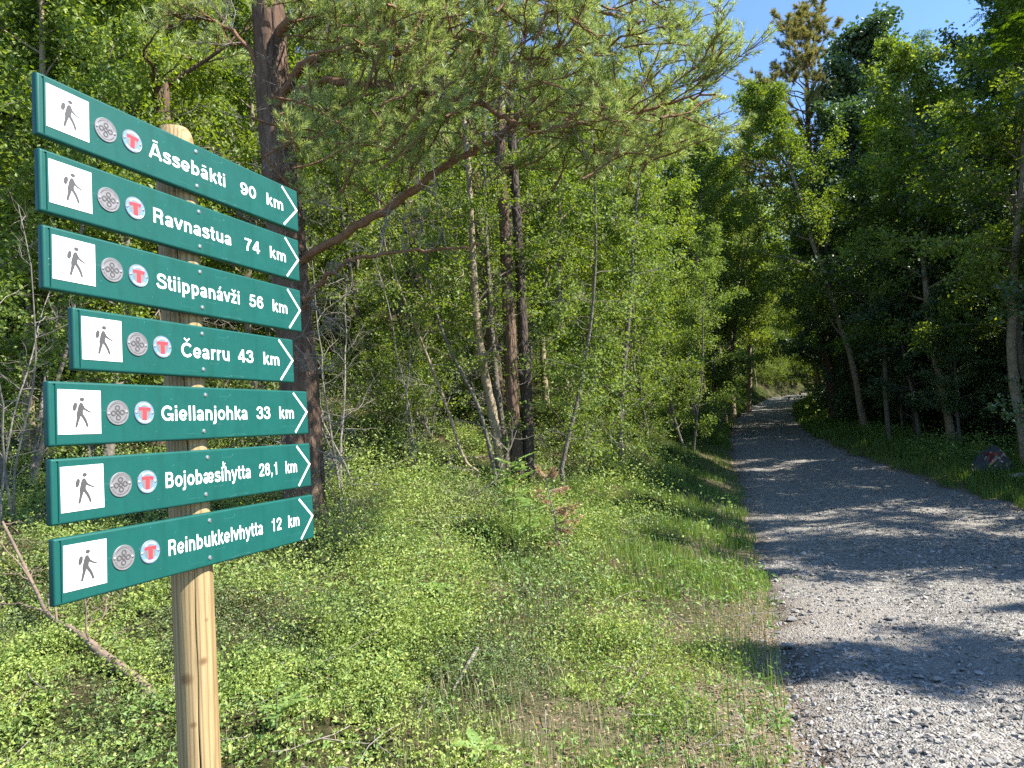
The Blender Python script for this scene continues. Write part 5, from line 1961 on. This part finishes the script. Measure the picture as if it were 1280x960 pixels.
g, gs_ = G(), G()
P, q = verge_points(26000, 2.4, 7.5, 1.9, 1.0)
k_ = rng.random(len(P)) < np.clip(.12 + .9 * fbm(P[:, 0] * 1.6, P[:, 1] * 1.6, 1, 21) + .10 * P[:, 1] - np.clip(.18 - q, 0, 1) * 5, .02, 1)
P = P[k_]
m_ = rng.random(len(P)) < .3
blades(g, P[~m_], .085, .0032)
blades(gs_, P[m_], .11, .003, .8)
P, q = verge_points(38000, 5.6, 22, 2.6, 1.0)
P = P[rng.random(len(P)) < np.clip(.6 + .8 * fbm(P[:, 0] * 1.2, P[:, 1] * 1.2, 1, 22), .1, 1)]
blades(g, P, .15, .007)
P, q = verge_points(9000, 20, 60, 2.2, 1.0)
blades(g, P, .28, .03)
P, q = verge_points(26000, 8, 24, 2.6, 1.1, True)
P = P[rng.random(len(P)) < np.clip(.7 + .5 * fbm(P[:, 0], P[:, 1], 1, 23), .1, 1)]
blades(g, P, .20, .009)
P, q = verge_points(9000, 22, 60, 2.4, 1.0, True)
blades(g, P, .28, .03)
# thin grass among the bilberries
P = scatter(13000, 2.3, 7)
P = P[rng.random(len(P)) < .45 + .6 * fbm(P[:, 0], P[:, 1], 1.2, 25)]
m_ = rng.random(len(P)) < .45 + .4 * np.exp(-((P[:, 0] - .75) / .7) ** 2 - ((P[:, 1] - 3.3) / 1.0) ** 2)
blades(g, P[~m_], .13, .003)
blades(gs_, P[m_], .10, .0028, 1.0)
# the mid road strip of low growth is absent; a few taller flowering blades at the corner of the verge
y = rng.uniform(3.1, 4.6, 220)
x = edge_l(y) - np.abs(rng.normal(.25, .22, 220))
blades(g, np.stack([x, y, hz(x, y)], -1), .24, .0035, .35)
tag(g.obj('verge_grass', M['grass']), 'fresh green grass growing along both sides of the gravel road', 'grass', kind='stuff')
tag(gs_.obj('dry_grass', M['straw']), 'straw coloured grass blades on the dry verge', 'grass', kind='stuff')

# thin fallen twigs
g = G()
for q in range(260):
    P = scatter(3, 2.4, 9)
    if not len(P):
        continue
    p = P[0]
    az = rng.uniform(0, 6.28)
    W_ = wander(p + [0, 0, .04], (math.cos(az), math.sin(az), rng.normal(.05, .12)), rng.uniform(.12, .5), 6, rng, .18)
    tube(g, W_, np.linspace(.0035, .0015, 6), 4)
for q in range(150):
    P = scatter(3, 6, 20)
    if not len(P):
        continue
    az = rng.uniform(0, 6.28)
    if verge(P)[0] < 2.2:
        continue
    dead_twigs(g, P[0] + [0, 0, .05], (math.cos(az), math.sin(az), rng.uniform(.0, .5)), rng.uniform(.4, 1.1), .008, rng, 1)
tag(g.obj('fallen_twigs', M['dead_wood']), 'thin grey twigs lying scattered in the ground cover', 'twigs', kind='stuff')

# ------------------------------------------------------------------ single things on the ground
# fallen pine branch at the lower left
p1, p0 = on_ground(192, 878), on_ground(128, 838)
O = np.array([p1[0], p1[1], float(hz(p1[0], p1[1]))])
e_ = empty('fallen_branch', tuple(O))
tag(e_, 'long dead brown branch lying in the bilberries left of the post', 'branch')
g = G()
wp = [p1 + [0, 0, .02], on_ground(170, 860) + [0, 0, .05], p0 + [0, 0, .09], on_ground(96, 812) + [0, 0, .10], on_ground(62, 795) + [0, 0, .12], on_ground(45, 768) + [0, 0, .16], on_ground(25, 735) + [0, 0, .22], on_ground(4, 700) + [0, 0, .28]]
P = catmull(np.array(wp) - O, 6)
tube(g, P, np.interp(np.arange(len(P)), [0, 12, 20, len(P) - 1], [.030, .024, .013, .009]), 10, 0, rng, .09)
g.obj('stem', M['dead_brown'], e_)
g = G()
for q in range(13):
    u = rng.uniform(.3, 1)
    dead_twigs(g, at_t(P, u), side_dir(unit(P[-1] - P[0]), rng, rng.uniform(.5, 1.1)) * [1, 1, .5] + [0, 0, .2], rng.uniform(.2, .55), .007, rng, 1)
g.obj('dead_twigs', M['dead_brown'], e_)['kind'] = 'stuff'

# short bleached stick
a_, b_ = on_ground(598, 830), on_ground(566, 868)
O = np.array([b_[0], b_[1], float(hz(b_[0], b_[1]))])
g = G()
tube(g, catmull(np.array([b_ + [0, 0, .015], (a_ + b_) / 2 + [0, 0, .055], a_ + [0, 0, .09]]) - O, 4), [.006, .007, .008, .009, .009, .0105, .011, .012, .012], 8, 0, rng, .1)
o = g.obj('stick', M['dead_wood'])
o.location = O
tag(o, 'short bleached stick slanting up out of the sunlit ground cover', 'stick')

# dead brown conifer seedling
b_ = on_ground(696, 690)
O = np.array([b_[0], b_[1], float(hz(b_[0], b_[1]))])
e_ = empty('conifer_seedling', tuple(O))
tag(e_, 'dead rusty brown conifer seedling in front of the middle clump', 'seedling')
Yb = b_[1]
g, gn = G(), G()
S = catmull(np.array([O - [0, 0, .05], at(695, 660, Yb), at(688, 630, Yb), at(683, 605, Yb)]) - O, 5)
tube(g, S, np.linspace(.009, .004, len(S)), 6)
tips, dirs = [], []
for (x0, y0_, x1, y1_) in ((683, 605, 675, 597), (683, 605, 690, 600), (686, 622, 706, 618), (688, 640, 672, 622), (689, 648, 720, 640), (690, 650, 714, 648), (692, 664, 726, 656), (693, 668, 712, 672), (695, 684, 676, 690), (695, 680, 706, 700)):
    A, B = at(x0, y0_, Yb) - O, at(x1, y1_, Yb + rng.uniform(-.12, .12)) - O
    tube(g, [A, (A + B) / 2 + [0, 0, .01], B], [.004, .003, .002], 4)
    for q in range(15):
        t = rng.uniform(.15, 1)
        d = unit(unit(B - A) + rng.normal(0, .6, 3) + [0, 0, -.35])
        tips.append(A + (B - A) * t + d * .06)
        dirs.append(d)
g.obj('stem', M['dead_wood'], e_)
needles(gn, np.array(tips), np.array(dirs), rng, 44, .03, .0048, .06)
gn.obj('foliage', M['dead_needle'], e_)
e_.location.z += .06


def big_leaf(L, W, bend):
    """one broad leaf, raised along its length and drooping at the tip"""
    g = G()
    n = 7
    u = np.linspace(0, 1, n)
    w_ = W * np.sin(np.pi * np.clip(u * .93 + .05, 0, 1)) ** .8 / 2
    z = L * (.55 * u - bend * u ** 2)
    x = L * u * (1 - .15 * u)
    V = np.concatenate([np.stack([x, -w_, z + w_ * .3], -1), np.stack([x, 0 * u, z], -1), np.stack([x, w_, z + w_ * .3], -1)])
    i = np.arange(n - 1)
    g.add(V, np.concatenate([np.stack([i, i + 1, i + 1 + n, i + n], -1), np.stack([i + n, i + 1 + n, i + 1 + 2 * n, i + 2 * n], -1)]), 0, True)
    return g


LFM = [big_leaf(.17, .045, .55).mesh('leaf', M['herb_leaf']), big_leaf(.13, .04, .35).mesh('leaf', M['herb_leaf'])]
for px_, py_, n, s, lb in ((545, 748, 15, 1.15, 'pale green leaf rosette in the middle of the sunlit ground cover'), (600, 955, 8, 1.0, 'leaf rosette at the bottom edge below the stick'),
                           (352, 905, 10, .9, 'rosette of light leaves right of the post near the bottom'), (505, 768, 7, .7, 'small rosette left of the larger pale one')):
    p = on_ground(px_, py_, 1.5, 20) + [0, 0, .05]
    e_ = empty('rosette_plant', tuple(p))
    tag(e_, lb, 'plant')
    for i in range(n):
        o = link('leaf', LFM[i % 2], e_)
        o.rotation_euler = (rng.normal(0, .15), rng.uniform(-.45, .15), i * 2.4 + rng.normal(0, .2))
        q = s * rng.uniform(.7, 1.15)
        o.scale = (q, q, q)


def seedling(px_, py_, h, n, lb, seed, ls=.05, bare_=False):
    rng = np.random.default_rng(seed)
    p = on_ground(px_, py_, 2, 14)
    e_ = empty('rowan_seedling', tuple(p))
    tag(e_, lb, 'seedling')
    g, gl = G(), G()
    S = wander((0, 0, -.03), (rng.normal(0, .1), rng.normal(0, .1), 1), h, 8, rng, .08)
    tube(g, S, np.linspace(.006, .003, 8), 5)
    C, D = [], []
    for i in range(n):
        az = i * 2.4
        d = unit([math.cos(az), math.sin(az), .35])
        a_ = at_t(S, .35 + .65 * (i + .5) / n)
        tube(g, [a_, a_ + d * .07, a_ + d * .14 + [0, 0, -.02]], [.002, .0015, .001], 3)
        s_ = np.array([-d[1], d[0], 0])
        for j in range(6):
            for sg in (-1, 1):
                C.append(a_ + d * (.03 + j * .022))
                D.append(s_ * sg + d * .4)
        C.append(a_ + d * .16)
        D.append(d)
    leaves(gl, np.array(C), np.array(D), np.tile([0, 0, 1.0], (len(C), 1)) + rng.normal(0, .2, (len(C), 3)), ls, ls * .4, .1)
    g.obj('stem', M['green_stem'], e_)
    gl.obj('foliage', M['herb_leaf'], e_)


seedling(640, 672, .80, 14, 'rowan seedling with bright feathered leaves at the foot of the clump', 1, .085)
seedling(662, 700, .62, 8, 'slender rowan seedling left of the rusty conifer seedling', 2, .07)
seedling(500, 560, .75, 9, 'rowan seedling standing on the shaded slope left of the clump', 3, .06)
seedling(345, 930, .26, 8, 'small ferny seedling in the sun right of the post', 4, .03)
seedling(800, 815, .14, 6, 'tiny seedling on the bare soil near the verge', 5, .022)
seedling(1035, 690 - 150, .3, 5, 'rowan seedling on the right verge beside the bend', 6, .05) if False else None

# thin dry stem standing in the ground cover
p = on_ground(556, 720)
g = G()
tube(g, wander((0, 0, -.05), (-.06, 0, 1), .55, 9, rng, .06), np.linspace(.004, .0015, 9), 5)
o = g.obj('dry_stem', M['dead_brown'])
o.location = p
tag(o, 'single thin dry stem standing upright behind the pale rosette', 'stem')

# rock with a red painted mark at the right verge
p = on_ground(1240, 590, 4, 30)
e_ = empty('marker_rock', (p[0], p[1], float(hz(p[0], p[1])) + .08))
tag(e_, 'dark pointed rock with a red painted T mark on the right verge', 'rock')
bm = bmesh.new()
bmesh.ops.create_icosphere(bm, subdivisions=4, radius=1)
rk = np.random.default_rng(9)
for v in bm.verts:
    c = np.array(v.co[:])
    a_, b_, z_ = c
    taper = 1 - .55 * max(0, z_) ** 1.2
    f = 1 + .10 * math.sin(3 * a_ + 2 * b_ + 1) + .07 * math.sin(5 * b_ - 3 * z_) + .035 * math.sin(11 * a_ + 7 * z_) + .02 * rk.normal()
    v.co = (a_ * .34 * taper * f + .05 * z_ * (z_ > 0), b_ * .27 * taper * f, z_ * .37 * f)
bmesh.ops.smooth_vert(bm, verts=bm.verts, factor=.3)
me = bpy.data.meshes.new('rock_body')
bm.to_mesh(me)
me.materials.append(stone_mat('dark_lichen_rock', [(0.06, 0.065, 0.07), (0.10, 0.105, 0.11)]))
body = link('rock_body', me, e_)
# painted T lies on the face towards the road
mk = G()
import mathutils.bvhtree
bvh = mathutils.bvhtree.BVHTree.FromPolygons([v.co[:] for v in me.vertices], [tuple(q.vertices) for q in me.polygons])
vd = unit(np.array([p[0], p[1], 0]))
sd = np.array([vd[1], -vd[0], 0])
for (x0, x1, z0, z1) in ((-.10, .12, .235, .285), (-.02, .035, .12, .235)):
    nx_, nz_ = 12, 8
    gr = []
    for iz in range(nz_ + 1):
        for ix in range(nx_ + 1):
            s_ = x0 + (x1 - x0) * ix / nx_
            z_ = z0 + (z1 - z0) * iz / nz_
            hit = bvh.ray_cast(Vector(sd * s_ - vd * 2 + [0, 0, z_]), Vector(vd))
            gr.append(np.array(hit[0]) - vd * .006 if hit[0] is not None else None)
    for iz in range(nz_):
        for ix in range(nx_):
            q = [gr[iz * (nx_ + 1) + ix], gr[iz * (nx_ + 1) + ix + 1], gr[(iz + 1) * (nx_ + 1) + ix + 1], gr[(iz + 1) * (nx_ + 1) + ix]]
            if all(v is not None for v in q):
                mk.add(np.array(q), [[0, 1, 2, 3]])
if mk.n:
    mk.obj('painted_mark', plain('red_rock_paint', (.11, .016, .014), .9, 0, .6, 40), e_)
o = link('rock', smeshes[1])
p2 = on_ground(1252, 596, 4, 30)
o.location = (p2[0] + .1, p2[1] - .35, float(hz(p2[0] + .1, p2[1] - .35)) + .05)
o.scale = (.5, .3, .16)
tag(o, 'low pale flat stone in the grass in front of the marked rock', 'stone')
